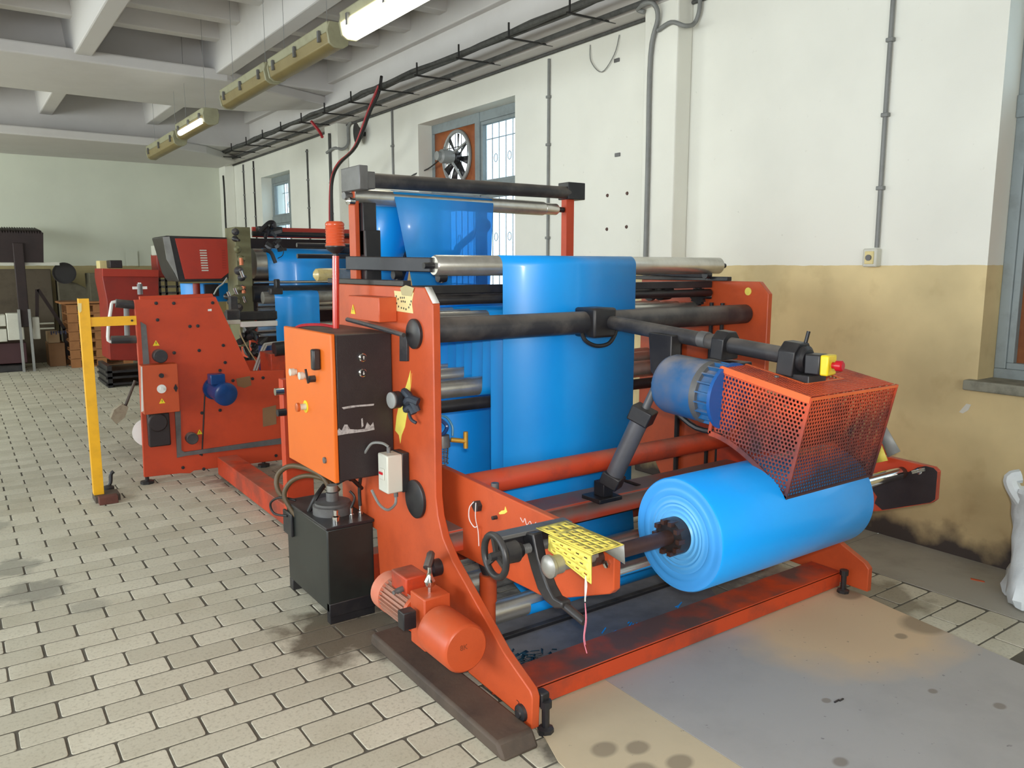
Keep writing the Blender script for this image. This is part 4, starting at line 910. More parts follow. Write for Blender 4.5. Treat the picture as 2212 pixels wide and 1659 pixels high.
# top panel with the notch for the arm end
def keept(u, v): return not (.26 < u < .70 and v > .32)
A, B, C, D = V(tB), V(tC), V(tD), V(tA)
G().perf(A, B, C, D, ncx, ncy, .66, .70, (.01,.02), 1, keept).done('top_panel', MESHP, gd, solid=.0018)
P = lambda u, v: (A*(1-u)+B*u)*(1-v)+(D*(1-u)+C*u)*v
FLM = mat('clean_orange_edge', (226, 104, 48), .5, dirt=(190, 84, 44), damt=.4)
g = G()
for a, b_ in ((P(.26,1), P(.26,.32)), (P(.26,.32), P(.70,.32)), (P(.70,.32), P(.70,1))): g.beam(a, b_, .012, .004)
g.done('notch_rim', FLM, gd)
g = G().beam(V(tB)+V((-.003,0,-.008)), V(tA)+V((-.003,0,-.008)), .006, .024); g.done('top_edge', FLM, gd)
G().beam(V(tB)+V((0,-.004,-.006)), V(tC)+V((0,-.004,-.006)), .004, .010).done('top_edge', FLM, gd)
G().beam(V(bB), V(bC), .006, .014).done('bottom_edge', MESHP, gd)
G().lathe(P(.18,.55)+V((0,0,.002)), (0,0,1), [(0,0),(0,.009),(.006,.009),(.008,0)], 6).done('bolt', GREYM, gd)
# pressure roller and pulley inside guard
G().cyl((2.44, 1.86, 1.02), (2.90, 1.86, 1.02), .07, 24).done('inner_roller', RUSTY, gd)
G().cyl((2.41, 1.80, 1.12), (2.43, 1.80, 1.12), .07, 24).done('pulley', RUSTY, gd)
G().box(2.46, 2.86, 1.76, 1.97, .96, 1.11).done('gear_or_shade_block', BLACKC, gd, bevel=.01)  # black block added to darken the notch and guard interior
# pneumatic cylinder
pc = thing('pneumatic_cylinder', 'slanting grey cylinder between the channel beam and the arm', 'cylinder', (2.42, 2.68, .57))
q0, q1 = V((2.40, 2.62, .655)), V((2.50, 2.42, 1.17)); dq = (q1-q0)
G().box(2.34, 2.48, 2.62, 2.75, .57, .59).box(2.38, 2.44, 2.64, 2.71, .59, .66).done('base_bracket', BLACKP, pc, bevel=.004)
obox(q0+dq*.05, dq.normalized(), .03, .045, .045, 'end_cap', BLACKP, pc, .006)
G().cyl(q0+dq*.1, q0+dq*.62, .041, 24).done('barrel', mat('grey_barrel', (96, 96, 100), .45, .2, dirt=(70,70,72), damt=.5), pc)
obox(q0+dq*.66, dq.normalized(), .035, .05, .05, 'end_cap', BLACKP, pc, .006)
G().cyl(q0+dq*.7, q0+dq*1.0, .018, 16).done('rod', GREYM, pc)
obox(q0+dq*.98, dq.normalized(), .03, .022, .022, 'clevis', GREYM, pc, .004)
G().tube([q0+V((.04,0,.05)), q0+V((.10,.03,.03)), q0+V((.16,.10,-.02)), q0+V((.4,.15,-.12))], .008, 8, 4).done('air_line', CABLEB, pc)
# right-hand cover, seen beside the guard, wing bolt
rc = thing('perforated_cover', 'yellow and bare-metal cover plate behind the guard on the right arm', 'cover', (3.5, 1.9, .8))
G().quad(at('x',3.45,1905,905), at('x',3.45,1945,975), at('x',3.45,1918,988), at('x',3.45,1892,920)).done('metal_flap', WGREY, rc, solid=.003)
G().quad(at('x',3.44,1905,962), at('x',3.44,1918,995), at('x',3.44,1893,1000)).done('yellow_flap', YELLOWC, rc, solid=.003)
wb = thing('wing_bolt', 'shiny wing bolt on the grimy end of the right swing arm', 'bolt', (3.49, 1.75, .75))
cb = at('x', 3.49, 1990, 1017)
G().lathe(cb, (-1,0,0), [(0,0),(0,.014),(.02,.014),(.025,0)], 10).done('bolt_head', CHROME, wb)
G().beam(cb+V((-.02,.03,-.01)), cb+V((-.02,-.025,.015)), .008, .014).done('wing', CHROME, wb)

# ------------------------------------------------------------------ control cabinet and boxes on the left
cc = thing('control_cabinet', 'black control cabinet with an amber-orange door and round buttons on the winder side', 'cabinet', (1.4, 3.35, .74))
CX, CY0, CY1, CZ0, CZ1 = 1.280, 3.085, 3.64, .742, 1.368
G().box(CX, 1.538, CY0, CY1, CZ0, CZ1).done('body', BLACKC, cc, bevel=.005)
G().box(CX-.022, CX-.002, CY0-.004, CY1+.004, CZ0-.004, CZ1+.004).done('door', ORANGEY, cc, bevel=.005, label='amber-orange door')
def onx(px, py, x=CX-.022): return at('x', x, px, py)
for px, py in ((640, 803), (660, 811)):
    c = onx(px, py); G().lathe(c, (-1,0,0), [(0,0),(0,.013),(.012,.013),(.012,.017),(.03,.017),(.032,0)], 18).done('push_button', WPLAST, cc)
c = onx(680, 818); G().lathe(c, (-1,0,0), [(0,0),(0,.015),(.025,.015),(.027,0)], 16).beam(c+V((-.03,.0,-.018)), c+V((-.04,0,.045)), .008, .008).done('selector_lever', BLACKP, cc)
c = onx(690, 776); G().box(c.x-.035, c.x, c.y-.018, c.y+.018, c.z-.045, c.z+.045).done('door_handle', BLACKP, cc, bevel=.008)
c = onx(661, 878); G().lathe(c, (-1,0,0), [(0,0),(0,.028),(.003,.028),(.003,0)], 24).done('yellow_ring', YELLOWE, cc)
G().lathe(c, (-1,0,0), [(.003,0),(.003,.014),(.03,.014),(.032,0)], 18).done('stop_stem', WPLAST, cc)
G().lathe(c+V((-.032,0,0)), (-1,0,0), [(0,0),(0,.02),(.012,.02),(.014,.015),(.015,0)], 18).done('stop_button', mat('faded_red_plastic', (190, 92, 40), .4), cc)
c = onx(703, 994); G().lathe(c, (-1,0,0), [(0,0),(0,.014),(.008,.014),(.01,0)], 16).done('door_lock', GREYM, cc)
for py, s_ in ((772, 1), (805, -1)):
    c = at('y', CY0, 782, py); k_ = G().lathe(c, (0,-1,0), [(0,0),(0,.018),(.008,.018),(.010,.014),(.016,.014),(.016,0)], 20); ko = k_.done('key_switch', CHROME, cc)
    G().lathe(c+V((0,-.0161,0)), (0,-1,0), [(0,0),(0,.0138),(.001,.0138),(.001,0)], 20).done('button_face', BLACKP, ko)
    z = c.z; g = G(); yy = CY0-.0176
    g.prism('y', [(c.x-.0015, z-.007*s_), (c.x+.0015, z-.007*s_), (c.x+.0015, z+.002*s_), (c.x+.005, z+.002*s_), (c.x, z+.008*s_), (c.x-.005, z+.002*s_), (c.x-.0015, z+.002*s_)], yy-.0004, yy); g.done('arrow_mark', WHITEP, ko)
SCR = mat('scratched_white', (176, 172, 172), .7, dirt=(70, 62, 62), dscale=60, damt=.9)
def scr(pts): 
    q = [at('y', CY0, *p) for p in pts]; G().prism('y', [(p.x, p.z) for p in q], CY0-.0012, CY0-.0002).done('scratch_mark', SCR, cc)
scr([(738, 880), (760, 876), (808, 872), (807, 876), (770, 879), (742, 884)])
scr([(722, 942), (732, 925), (738, 930), (744, 917), (750, 917), (756, 927), (772, 928), (788, 926), (793, 912), (800, 920), (806, 912), (809, 928), (790, 932), (750, 937)])
scr([(780, 905), (783, 903), (785, 920), (781, 924)])
tb = thing('terminal_box', 'small orange terminal box with a yellow warning triangle above the cabinet', 'box', (1.5, 3.2, 1.46))
G().box(1.455, 1.54, 3.03, 3.34, 1.415, 1.52).done('box_body', ORANGE, tb, bevel=.004)
def tri(c, ax, s_, par):
    WT = [(-s_, -s_*.85), (s_, -s_*.85), (0, s_*.9)]
    if ax == 'x': G().prism('x', [(c.y+a, c.z+b_) for a, b_ in WT], c.x-.0015, c.x).done('warning_triangle', YELLOWE, par, label='yellow warning triangle')
    else: G().prism('y', [(c.x+a, c.z+b_) for a, b_ in WT], c.y-.0015, c.y).done('warning_triangle', YELLOWE, par, label='yellow warning triangle')
    # black lightning bolt
    L_ = [(.05,.5),(-.2,-.05),(.0,-.05),(-.1,-.6),(.22,.08),(.02,.08),(.15,.5)]
    if ax == 'x': G().prism('x', [(c.y-a*s_, c.z+b_*s_) for a, b_ in L_], c.x-.0022, c.x-.0015).done('bolt_symbol', BLACKP, par)
    else: G().prism('y', [(c.x+a*s_, c.z+b_*s_) for a, b_ in L_], c.y-.0022, c.y-.0015).done('bolt_symbol', BLACKP, par)
tri(at('x', 1.454, 763, 668), 'x', .024, tb)
swb = thing('isolator_switch', 'pale grey and black switch box low on the left side plate', 'switch', (1.48, 3.0, .7))
c0 = V((1.425, 2.95, .775))
G().box(1.432, 1.505, 2.94, 3.03, .695, .86).done('cover', WPLAST, swb, bevel=.006, label='pale grey cover')
G().box(1.505, 1.539, 2.945, 3.035, .69, .862).done('base', BLACKP, swb, bevel=.004)
G().box(1.426, 1.432, 2.965, 3.005, .75, .80).done('toggle_recess', WPLAST, swb, bevel=.004); G().box(1.421, 1.427, 2.97, 3.0, .775, .785).done('indicator', REDB, swb)
G().cyl((1.47, 3.0, .86), (1.47, 3.0, .885), .009, 8).cyl((1.50, 3.0, .66), (1.50, 3.0, .69), .010, 8).done('cable_gland', GREYM, swb)
G().tube([(1.47, 3.0, .885), (1.45, 3.02, .90), (1.42, 3.06, .895), (1.40, 3.09, .85)], .006, 6, 5).tube([(1.50, 3.0, .66), (1.49, 2.99, .63), (1.45, 2.98, .615), (1.42, 3.0, .64), (1.40, 3.03, .70)], .006, 6, 5).done('cable', PIPEG, swb)
bc = thing('signal_beacon', 'orange signal lamp on a red pole rising from the control cabinet', 'signal light', (1.43, 3.42, 1.37))
G().cyl((1.425, 3.42, 1.368), (1.435, 3.42, 1.695), .0155, 18).done('pole', mat('red_pole_paint', (206, 56, 44), .2, coat=.6), bc)
G().lathe((1.435, 3.42, 1.695), (0,0,1), [(0,0),(0,.012),(.01,.012),(.025,.034),(.04,.046),(.045,.046),(.045,0)], 24).done('base', BLACKP, bc)
G().lathe((1.435, 3.42, 1.74), (0,0,1), [(0,0),(0,.046),(.006,.044)]+sum([[(.012+q*.0125, .0405), (.018+q*.0125, .043)] for q in range(7)], [])+[(.10,.042),(.108,.034),(.11,0)], 28).done('lens', BEACON, bc, label='ribbed orange lens')
G().tube([(1.425, 3.42, 1.372), (1.36, 3.45, 1.385), (1.30, 3.55, 1.375), (1.29, 3.66, 1.33)], .007, 6, 5).done('cable', CABLER, bc)
th = thing('tape_hook', 'tape-wrapped padded end on a bracket beside the signal lamp pole', 'handle', (1.5, 4.2, 1.62))
pA, pB = at('y', 4.2, 676, 594), at('y', 4.2, 728, 592); dT = pB-pA
G().lathe(pA, dT, [(0,0),(.006,.018),(.02,.034),(.04,.036),(dT.length,.034),(dT.length,0)], 20).done('taped_pad', mat('crinkled_tape', (196, 178, 120), .3, dirt=(160, 140, 92), dscale=40, damt=.8, bump=.6, bscale=60, coat=.5), th)
G().box(pB.x, 1.9, 4.18, 4.22, pB.z-.03, pB.z+.03).done('bracket', STEELD, th, bevel=.004)
G().box(1.86, 1.90, 4.18, 4.22, 0, pB.z).done('stand', BLACKP, th, bevel=.004)

# hydraulic unit
hu = thing('hydraulic_unit', 'dark green-black oily tank with a motor and hoses standing on the tiles', 'hydraulic unit', (1.47, 3.6, 0))
HX0, HX1, HY0, HY1 = 1.305, 1.535, 3.315, 3.85
G().box(HX0, HX1, HY0, HY1, .055, .455).done('tank', TANK, hu, bevel=.006)
G().box(HX0-.006, HX1+.004, HY0-.006, HY1+.006, .455, .47).done('tank_lid', BLACKP, hu, bevel=.003)
G().box(HX0, HX1, HY0-.004, HY0+.03, .035, .10).done('front_skirt', BLACKP, hu, bevel=.003)
G().box(HX0, HX1, HY1-.05, HY1, .0, .056).done('foot_rail', BLACKP, hu, bevel=.003)
G().box(HX0+.002, HX1-.002, HY0, HY0+.04, 0, .056).done('foot_rail', BLACKP, hu, bevel=.003)
G().lathe((1.42, 3.52, .47), (0,0,1), [(0,0),(0,.095),(.04,.095),(.045,.085),(.055,.085),(.06,.03),(.10,.03),(.105,0)], 32).done('pump_flange', GREYM, hu)
G().lathe((1.42, 3.52, .575), (0,0,1), [(0,0),(0,.026),(.03,.026),(.03,0)], 20).done('filler_cap', STEELD, hu)
G().lathe((1.37, 3.36, .47), (0,0,1), [(0,0),(0,.02),(.03,.02),(.035,.012),(.06,.012),(.06,0)], 12).done('filler_neck', CHROME, hu)
G().box(1.29, HX0, 3.75, 3.87, .30, .42).done('valve_block', BLACKP, hu, bevel=.005)
for (xx, yy) in ((1.455, 3.38), (1.505, 3.39)): G().lathe((xx, yy, .47), (0,0,1), [(0,0),(0,.012),(.02,.012),(.02,.007),(.05,.007),(.05,0)], 10).done('fitting', CHROME, hu)
h1 = at('x', 1.36, 640, 1175)
G().tube([(1.33,3.80,.42),(1.27,3.86,.52),(1.28,3.88,.60),(1.33,3.80,.655),(1.40,3.62,.64),(1.43,3.56,.56)], .013, 10, 6).done('hose', HOSE, hu)
G().tube([(1.32,3.74,.40),(1.28,3.80,.50),(1.31,3.78,.58),(1.37,3.70,.62),(1.44,3.62,.60),(1.47,3.56,.56)], .012, 10, 6).done('hose', HOSE, hu)
G().tube([(1.29,3.8,.40),(1.25,3.88,.40),(1.24,3.90,.45),(1.27,3.84,.49),(1.33,3.78,.48)], .006, 8, 6).done('hose', CABLEB, hu)
G().tube([(1.33,3.60,.47),(1.36,3.58,.54),(1.42,3.62,.58)], .012, 8, 5).done('hose', CABLEB, hu)
G().tube([(1.505,3.39,.52),(1.505,3.39,.62),(1.51,3.35,.74)], .009, 8, 4).tube([(1.455,3.38,.52),(1.47,3.37,.57),(1.455,3.39,.60)], .006, 8, 4).tube([(1.43,3.48,.62),(1.47,3.42,.66),(1.52,3.30,.72)], .008, 8, 4).tube([(1.42,3.3,.745),(1.43,3.33,.68),(1.46,3.36,.66),(1.52,3.40,.60)], .010, 8, 4).done('pressure_line', CABLEB, hu)

# gear motor at the foot
gm = thing('gear_motor', 'orange gear motor with big round cap and grey fins by the left plate foot', 'motor', (1.42, 2.5, .1))
GXc = 1.405
G().lathe((GXc, 2.275, .285), (0,1,0), [(0,0),(0,.082),(.004,.087),(.012,.092),(.20,.092),(.20,.080),(.21,0)], 40).done('round_cap', ORANGE, gm)
for a in (80, 10): 
    pass
G().box(GXc-.055, GXc+.06, 2.485, 2.60, .20, .41).done('gearbox', ORANGE, gm, bevel=.006)
G().lathe((GXc-.005, 2.60, .30), (0,1,0), [(0,0),(0,.078),(.02,.078),(.02,0)], 32).done('motor_flange', ORANGE, gm)
g = G().lathe((GXc-.005, 2.62, .30), (0,1,0), [(0,0),(0,.068),(.20,.068),(.20,0)], 32)
for q in range(28): a = q*PI/14; u = V((math.cos(a), 0, math.sin(a))); c = V((GXc-.005, 2.62, .30)); g.beam(c+u*.073, c+u*.073+V((0,.20,0)), .004, .014, tuple(u))
g.done('finned_body', mat('dusty_fin_paint', (170, 120, 100), .6, dirt=(130, 116, 108), damt=.8), gm)
G().lathe((GXc-.005, 2.82, .30), (0,1,0), [(0,0),(0,.082),(.07,.082),(.085,.06),(.088,0)], 32).done('fan_cowl', mat('dusty_cowl', (206, 118, 92), .6, dirt=(200, 150, 128), damt=.7), gm)
G().box(GXc-.045, GXc+.05, 2.65, 2.78, .36, .435).done('terminal_box', ORANGED, gm, bevel=.006)
G().lathe((GXc-.045, 2.68, .385), (-1,-.3,0), [(0,0),(0,.012),(.03,.012),(.035,.008),(.05,.008),(.05,0)], 10).done('cable_gland', GREYM, gm)
G().box(GXc-.125, GXc-.07, 2.52, 2.57, .29, .36).done('brake_switch', BLACKP, gm, bevel=.004)
G().lathe((GXc+.0, 2.54, .41), (0,0,1), [(0,0),(0,.008),(.02,.008),(.025,.018),(.045,.022),(.06,.014),(.08,.008),(.10,.008),(.1,0)], 14).done('oil_cup', CHROME, gm)
G().tube([(GXc,2.56,.50),(GXc+.04,2.60,.53),(GXc+.07,2.66,.50),(1.50,2.7,.45)], .016, 8, 5).done('flex_hose', DUSTB, gm)
G().lathe((1.50, 2.70, .43), (1,0,0), [(0,0),(0,.035),(.04,.035),(.04,0)], 20).done('belt_pulley', BLACKP, gm)
text('cast_lettering', '8K', .028, (GXc-.012, 2.2742, .295), ROT_NY, mat('worn_lettering', (130, 60, 34), .6), gm, .0004)

# floor sheets, scraps, bag
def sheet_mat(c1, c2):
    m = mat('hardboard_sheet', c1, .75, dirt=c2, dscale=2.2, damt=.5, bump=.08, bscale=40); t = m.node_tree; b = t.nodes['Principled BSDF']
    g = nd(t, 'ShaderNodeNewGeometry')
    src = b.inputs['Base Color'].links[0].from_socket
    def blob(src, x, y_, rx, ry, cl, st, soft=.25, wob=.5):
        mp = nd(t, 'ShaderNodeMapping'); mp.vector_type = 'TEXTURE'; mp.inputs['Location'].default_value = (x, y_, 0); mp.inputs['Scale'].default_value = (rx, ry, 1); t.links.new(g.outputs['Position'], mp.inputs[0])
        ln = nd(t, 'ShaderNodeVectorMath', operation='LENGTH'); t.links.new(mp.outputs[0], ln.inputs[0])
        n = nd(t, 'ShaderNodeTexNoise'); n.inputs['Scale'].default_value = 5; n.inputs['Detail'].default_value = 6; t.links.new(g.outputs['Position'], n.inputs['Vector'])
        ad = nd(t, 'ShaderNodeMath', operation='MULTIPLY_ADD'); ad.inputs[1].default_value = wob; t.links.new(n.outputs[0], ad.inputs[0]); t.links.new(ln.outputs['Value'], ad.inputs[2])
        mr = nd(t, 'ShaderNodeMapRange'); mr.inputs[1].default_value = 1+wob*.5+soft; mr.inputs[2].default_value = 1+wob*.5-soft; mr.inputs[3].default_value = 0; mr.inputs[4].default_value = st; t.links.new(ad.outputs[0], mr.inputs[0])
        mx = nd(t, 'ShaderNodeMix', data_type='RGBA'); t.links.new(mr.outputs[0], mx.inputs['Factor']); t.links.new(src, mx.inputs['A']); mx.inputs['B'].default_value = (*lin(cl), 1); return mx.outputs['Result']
    src = blob(src, 3.3, 1.95, .55, .42, (212, 184, 148), .9)  # tan patch paints the lit area at the right end
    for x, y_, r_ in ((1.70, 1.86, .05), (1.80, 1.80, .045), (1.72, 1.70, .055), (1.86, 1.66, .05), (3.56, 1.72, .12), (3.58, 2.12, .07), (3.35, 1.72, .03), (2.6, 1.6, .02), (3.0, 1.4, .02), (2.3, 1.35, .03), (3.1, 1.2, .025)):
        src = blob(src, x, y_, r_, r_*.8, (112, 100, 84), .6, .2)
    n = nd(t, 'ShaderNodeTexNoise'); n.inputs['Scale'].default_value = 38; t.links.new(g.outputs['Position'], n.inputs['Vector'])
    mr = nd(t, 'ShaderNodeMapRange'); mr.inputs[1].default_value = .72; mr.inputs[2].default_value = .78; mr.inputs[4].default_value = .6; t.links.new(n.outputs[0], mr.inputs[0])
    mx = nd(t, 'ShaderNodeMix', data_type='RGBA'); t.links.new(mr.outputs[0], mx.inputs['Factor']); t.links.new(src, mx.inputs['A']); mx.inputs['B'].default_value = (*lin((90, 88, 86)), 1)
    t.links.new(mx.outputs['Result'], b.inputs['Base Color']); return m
SHEET_SHADED = sheet_mat((170, 167, 164), (148, 146, 143)); SHEET_LIT = sheet_mat((200, 184, 154), (182, 168, 140))  # grey and tan put shaded and lit floor into the colour
G().prism('z', [(2.015, 2.215), (3.60, 2.225), (3.64, 2.12), (3.60, 1.9), (3.52, 1.35), (3.46, .7), (2.0, .7)], .002, .007).done('floor_sheet', SHEET_SHADED, label='large grey hardboard sheet on the floor in front of the machine, right of the seam', cat='floor sheet')  # split between the sheets follows a soft shadow border
G().prism('z', [(1.60, 2.20), (2.012, 2.215), (1.997, .7), (1.45, .7), (1.53, 1.9), (1.575, 2.03)], .002, .006).done('floor_sheet', SHEET_LIT, label='narrower hardboard sheet by the foot of the left side plate', cat='floor sheet')  # lit side of the shadow border, painted in lit tan
g = G(); Rs = random.Random(4)
for q in range(70):
    x, y_ = Rs.gauss(1.82, .09), Rs.gauss(2.50, .05)
    a = Rs.uniform(0, PI); l = Rs.uniform(.01, .035); dx, dy = math.cos(a)*l, math.sin(a)*l
    g.quad((x-dx, y_-dy, .013), (x+dx, y_+dy, .014), (x+dx*.7-dy*.4, y_+dy*.7+dx*.4, .022), (x-dx*.8-dy*.3, y_-dy*.8+dx*.3, .02))
g.done('film_scraps', mat('dirty_film_scraps', (26, 66, 88), .4, dirt=(34, 34, 36), dscale=30, damt=.9), solid=.001, kind='stuff', label='heap of dirty dark blue film scraps between the floor beams by the left plate', cat='scraps')
g = G()
for q in range(15):
    x, y_ = Rs.choice([2.28, 2.42, 2.75])+Rs.gauss(0,.04), Rs.uniform(2.44, 2.52); a = Rs.uniform(-.4, .6); l = Rs.uniform(.006, .028)
    g.quad((x-l, y_-a*l, .012), (x+l, y_+a*l, .013), (x+l, y_+a*l+.006, .015), (x-l, y_-a*l+.006, .014))
g.done('blue_shreds', BLUEF, kind='stuff', label='bright blue film shreds scattered behind the front floor beam', cat='scraps')
G().prism('z', [(1.6, 2.385), (2.95, 2.385), (3.05, 2.55), (3.0, 3.0), (1.6, 3.0)], .002, .01).done('floor_sheet', mat('dirty_grey_sheet', (122, 122, 126), .7, dirt=(76, 76, 82), dscale=3, damt=.8), label='dirty grey sheet on the floor inside the machine under the rollers', cat='floor sheet')
G().box(2.61, 2.64, 1.57, 1.575, .007, .012).box(2.635, 2.66, 1.565, 1.57, .007, .012).done('black_chip', BLACKP, label='small black splinter lying on the large floor sheet', cat='scrap')
# bag
bg = thing('plastic_sack', 'crumpled white plastic sack standing against the wall at the right picture edge', 'bag', (4.28, 1.5, 0))
g = G(); Rb = random.Random(12); n = 36; rings = []
for zi, (z, r_) in enumerate(((0.0,.17),(.01,.20),(.05,.215),(.12,.20),(.22,.185),(.32,.18),(.42,.185),(.50,.20),(.535,.215),(.55,.21),(.52,.19),(.44,.17))):
    ring = []
    for q in range(n):
        a = 2*PI*q/n; w = 1+.09*math.sin(5*a+z*9)+.05*math.sin(11*a+z*23)+Rb.uniform(-.02,.02)
        ring.append(g.b.verts.new((4.28+r_*w*math.cos(a)*.95, 1.49+r_*w*math.sin(a)*.9, max(0, z+(.05*math.sin(a-1.2)*z*1.2)+Rb.uniform(-.004,.004)))))
    rings.append(ring)
g.b.faces.new(rings[0][::-1])
for A, B in zip(rings, rings[1:]):
    for q in range(n): g.b.faces.new((A[q], A[(q+1)%n], B[(q+1)%n], B[q]))
SACK = mat('white_sack_plastic', (214, 222, 226), .45, dirt=(186, 196, 202), dscale=9, damt=.5, bump=.5, bscale=30)
g.done('sack_body', SACK, bg)
G().tube([(4.19,1.60,.50),(4.17,1.645,.57),(4.165,1.66,.62),(4.19,1.63,.635)], .034, 9, 4).done('sack_ear', SACK, bg)
g = G().lathe((4.28,1.49,.40),(0,0,1),[(0,.0),(.02,.10),(0,.165)], 20); g.done('contents', BLUEF, bg)
G().prism('z', [(4.30, 1.86), (4.32, 1.80), (4.33, 1.81), (4.315, 1.87)], 0, .004).done('orange_scrap', ORANGE, label='tiny orange scrap on the grey floor strip near the sack', cat='scrap')

# ================================================================== PRINT UNIT behind (orange panel etc.)
YP = 6.4
pn = thing('unwind_unit', 'orange side panel machine with a blue motor standing behind the yellow post', 'machine', (1.6, 6.5, 0))
q = [at('y', YP, *p) for p in ((290,648),(466,641),(541,802),(614,799),(611,1006),(420,1030),(412,1036),(390,1036),(313,1045),(306,900),(300,790))]
pts = [(p.x, max(.06, p.z)) if p.z > .1 else (p.x, p.z+.05) for p in q]
pnl = G().prism('y', pts, YP, YP+.04).done('side_panel', ORANGE2, pn, bevel=.004)
G().prism('y', [(p[0]+.17, p[1]) for p in pts], YP+.75, YP+.79).done('side_panel', ORANGE2, pn, bevel=.004)
for (px, py) in ((337,655),(375,655),(459,654),(340,691),(410,705),(427,704),(376,762),(430,757),(482,746),(486,783),(475,800),(462,816),(503,822),(545,818),(568,816),(475,886),(395,1010),(440,1013),(596,984),(436,892),(433,980)):
    c = at('y', YP, px, py); G().lathe(c, (0,-1,0), [(0,0),(0,.013),(.008,.013),(.01,0)], 8).done('bolt', BLACKP, pn)
G().lathe(at('y', YP, 343, 768), (0,-1,0), [(0,0),(0,.05),(.07,.05),(.075,.046),(.075,0)], 24).done('round_knob', DUSTB, pn)
G().lathe(at('y', YP, 412, 945), (0,-1,0), [(0,0),(0,.045),(.06,.045),(.065,.04),(.065,0)], 24).done('round_knob', DUSTB, pn)
m0_ = at('y', YP, 460, 838)
G().lathe(at('y', YP, 462, 838), (.12,-1,-.1), [(0,0),(0,.09),(.02,.09),(.02,.075),(.2,.075),(.2,.09),(.24,.09),(.25,.075),(.25,.03),(.255,0)], 28).done('blue_motor', BLUEM2, pn, label='small glossy blue motor')
cm = at('y', YP-.1, 470, 828); G().box(cm.x-.07, cm.x+.04, YP-.18, YP-.08, cm.z, cm.z+.08).done('motor_terminal_box', BLUEM2, pn, bevel=.006)
c0, c1_ = at('y', YP-.1, 304, 790), at('y', YP-.1, 388, 888)
cbx = G().box(c0.x, c1_.x, YP-.12, YP, c1_.z, c0.z).done('control_box', ORANGE, pn, bevel=.004)
def fpt(px, py): return at('y', YP-.12, px, py)
G().lathe(fpt(349, 840), (0,-1,0), [(0,0),(0,.033),(.004,.033),(.004,.012),(.02,.012),(.02,0)], 20).done('round_switch', WHITEP, cbx)
G().lathe(fpt(348, 811), (0,-1,0), [(0,0),(0,.017),(.02,.017),(.02,0)], 14).done('button', BLACKP, cbx)
c = fpt(379, 838); G().prism('y', [(c.x-.014, c.z), (c.x, c.z+.03), (c.x+.014, c.z), (c.x, c.z-.03)], YP-.135, YP-.12).done('selector', BLACKP, cbx)
tri(fpt(350, 866), 'y', .022, pn); tri(at('y', YP, 337, 741), 'y', .024, pn); tri(at('y', YP, 431, 933), 'y', .022, pn)
c0, c1_ = at('y', YP, 315, 892), at('y', YP, 366, 958)
G().box(c0.x, c1_.x, YP-.07, YP, c1_.z, c0.z).lathe(at('y', YP-.07, 340, 912), (0,-1,0), [(0,0),(0,.07),(.03,.07),(.03,0)], 20).done('grimy_drive', BLACKC, pn, bevel=.01)
def flat(pts, name, m, par, y_=YP, th_=.015):
    q = [at('y', y_, *p) for p in pts]; return G().prism('y', [(p.x, p.z) for p in q], y_-th_, y_).done(name, m, par)
flat([(377,888),(389,885),(391,972),(398,976),(607,946),(608,958),(400,984),(382,988)], 'cable_duct', GREYM, pn)
flat([(303,695),(315,702),(322,785),(309,788)], 'cable_duct', GREYM, pn)
flat([(567,882),(596,875),(597,916),(568,922)], 'brown_label', CARD, pn, th_=.003)
flat([(510,818),(540,812),(543,832),(528,838),(513,834)], 'brown_label', CARD, pn, th_=.003)
flat([(449,668),(457,667),(457,672),(449,672)], 'white_label', WHITEP, pn, th_=.003)
flat([(304,792),(307,792),(310,888),(305,890)], 'white_strip', WHITEP, pn, y_=YP-.121, th_=.002)
G().tube([at('y', YP, 443, 832), at('y', YP, 440, 900), at('y', YP, 436, 985)], .006, 6, 3).done('thin_cable', CABLEB, pn)
for xx, a in ((336, 1), ): 
    c = at('z', .0, 335, 1062); G().lathe((c.x, YP+.02, 0), (0,0,1), [(0,0),(0,.05),(.02,.05),(.025,.015),(.07,.015),(.07,0)], 8).done('levelling_foot', BLACKP, pn)
G().lathe((2.0, YP+.02, 0), (0,0,1), [(0,0),(0,.05),(.02,.05),(.025,.015),(.07,.015),(.07,0)], 8).done('levelling_foot', BLACKP, pn)
G().lathe((1.3, YP+.77, 0), (0,0,1), [(0,0),(0,.05),(.02,.05),(.025,.015),(.07,.015),(.07,0)], 8).done('levelling_foot', BLACKP, pn)
for zz in (.25, .9, 1.3): G().cyl((1.5, YP+.04, zz), (1.5, YP+.75, zz), .03, 12).done('cross_tube', GREYM, pn)
# handles sticking out to the left (padded loop)
lp = thing('padded_rail', 'white tube loop with two grey foam sleeves on the left end of the orange panel', 'handle', (1.0, 6.5, 1.3))
G().tube([at('y', YP+.05, 290, 655), at('y', YP+.05, 248, 652), at('y', YP+.05, 240, 665), at('y', YP+.05, 233, 728), at('y', YP+.05, 245, 738), at('y', YP+.05, 295, 734)], .012, 8, 3).done('tube_frame', WHITEP, lp)
G().cyl(at('y', YP+.04, 250, 655), at('y', YP+.04, 290, 659), .032, 14).done('foam_sleeve', DUSTB, lp); G().cyl(at('y', YP+.04, 240, 734), at('y', YP+.04, 296, 733), .03, 14).done('foam_sleeve', DUSTB, lp)
G().cyl(at('y', YP+.06, 273, 665), at('y', YP+.06, 275, 728), .02, 10).done('upright', PIPEG, lp)
vt = thing('white_valve_handle', 'small white cross-shaped handle on top of the orange panel', 'handle', (1.25, 6.6, 1.44))
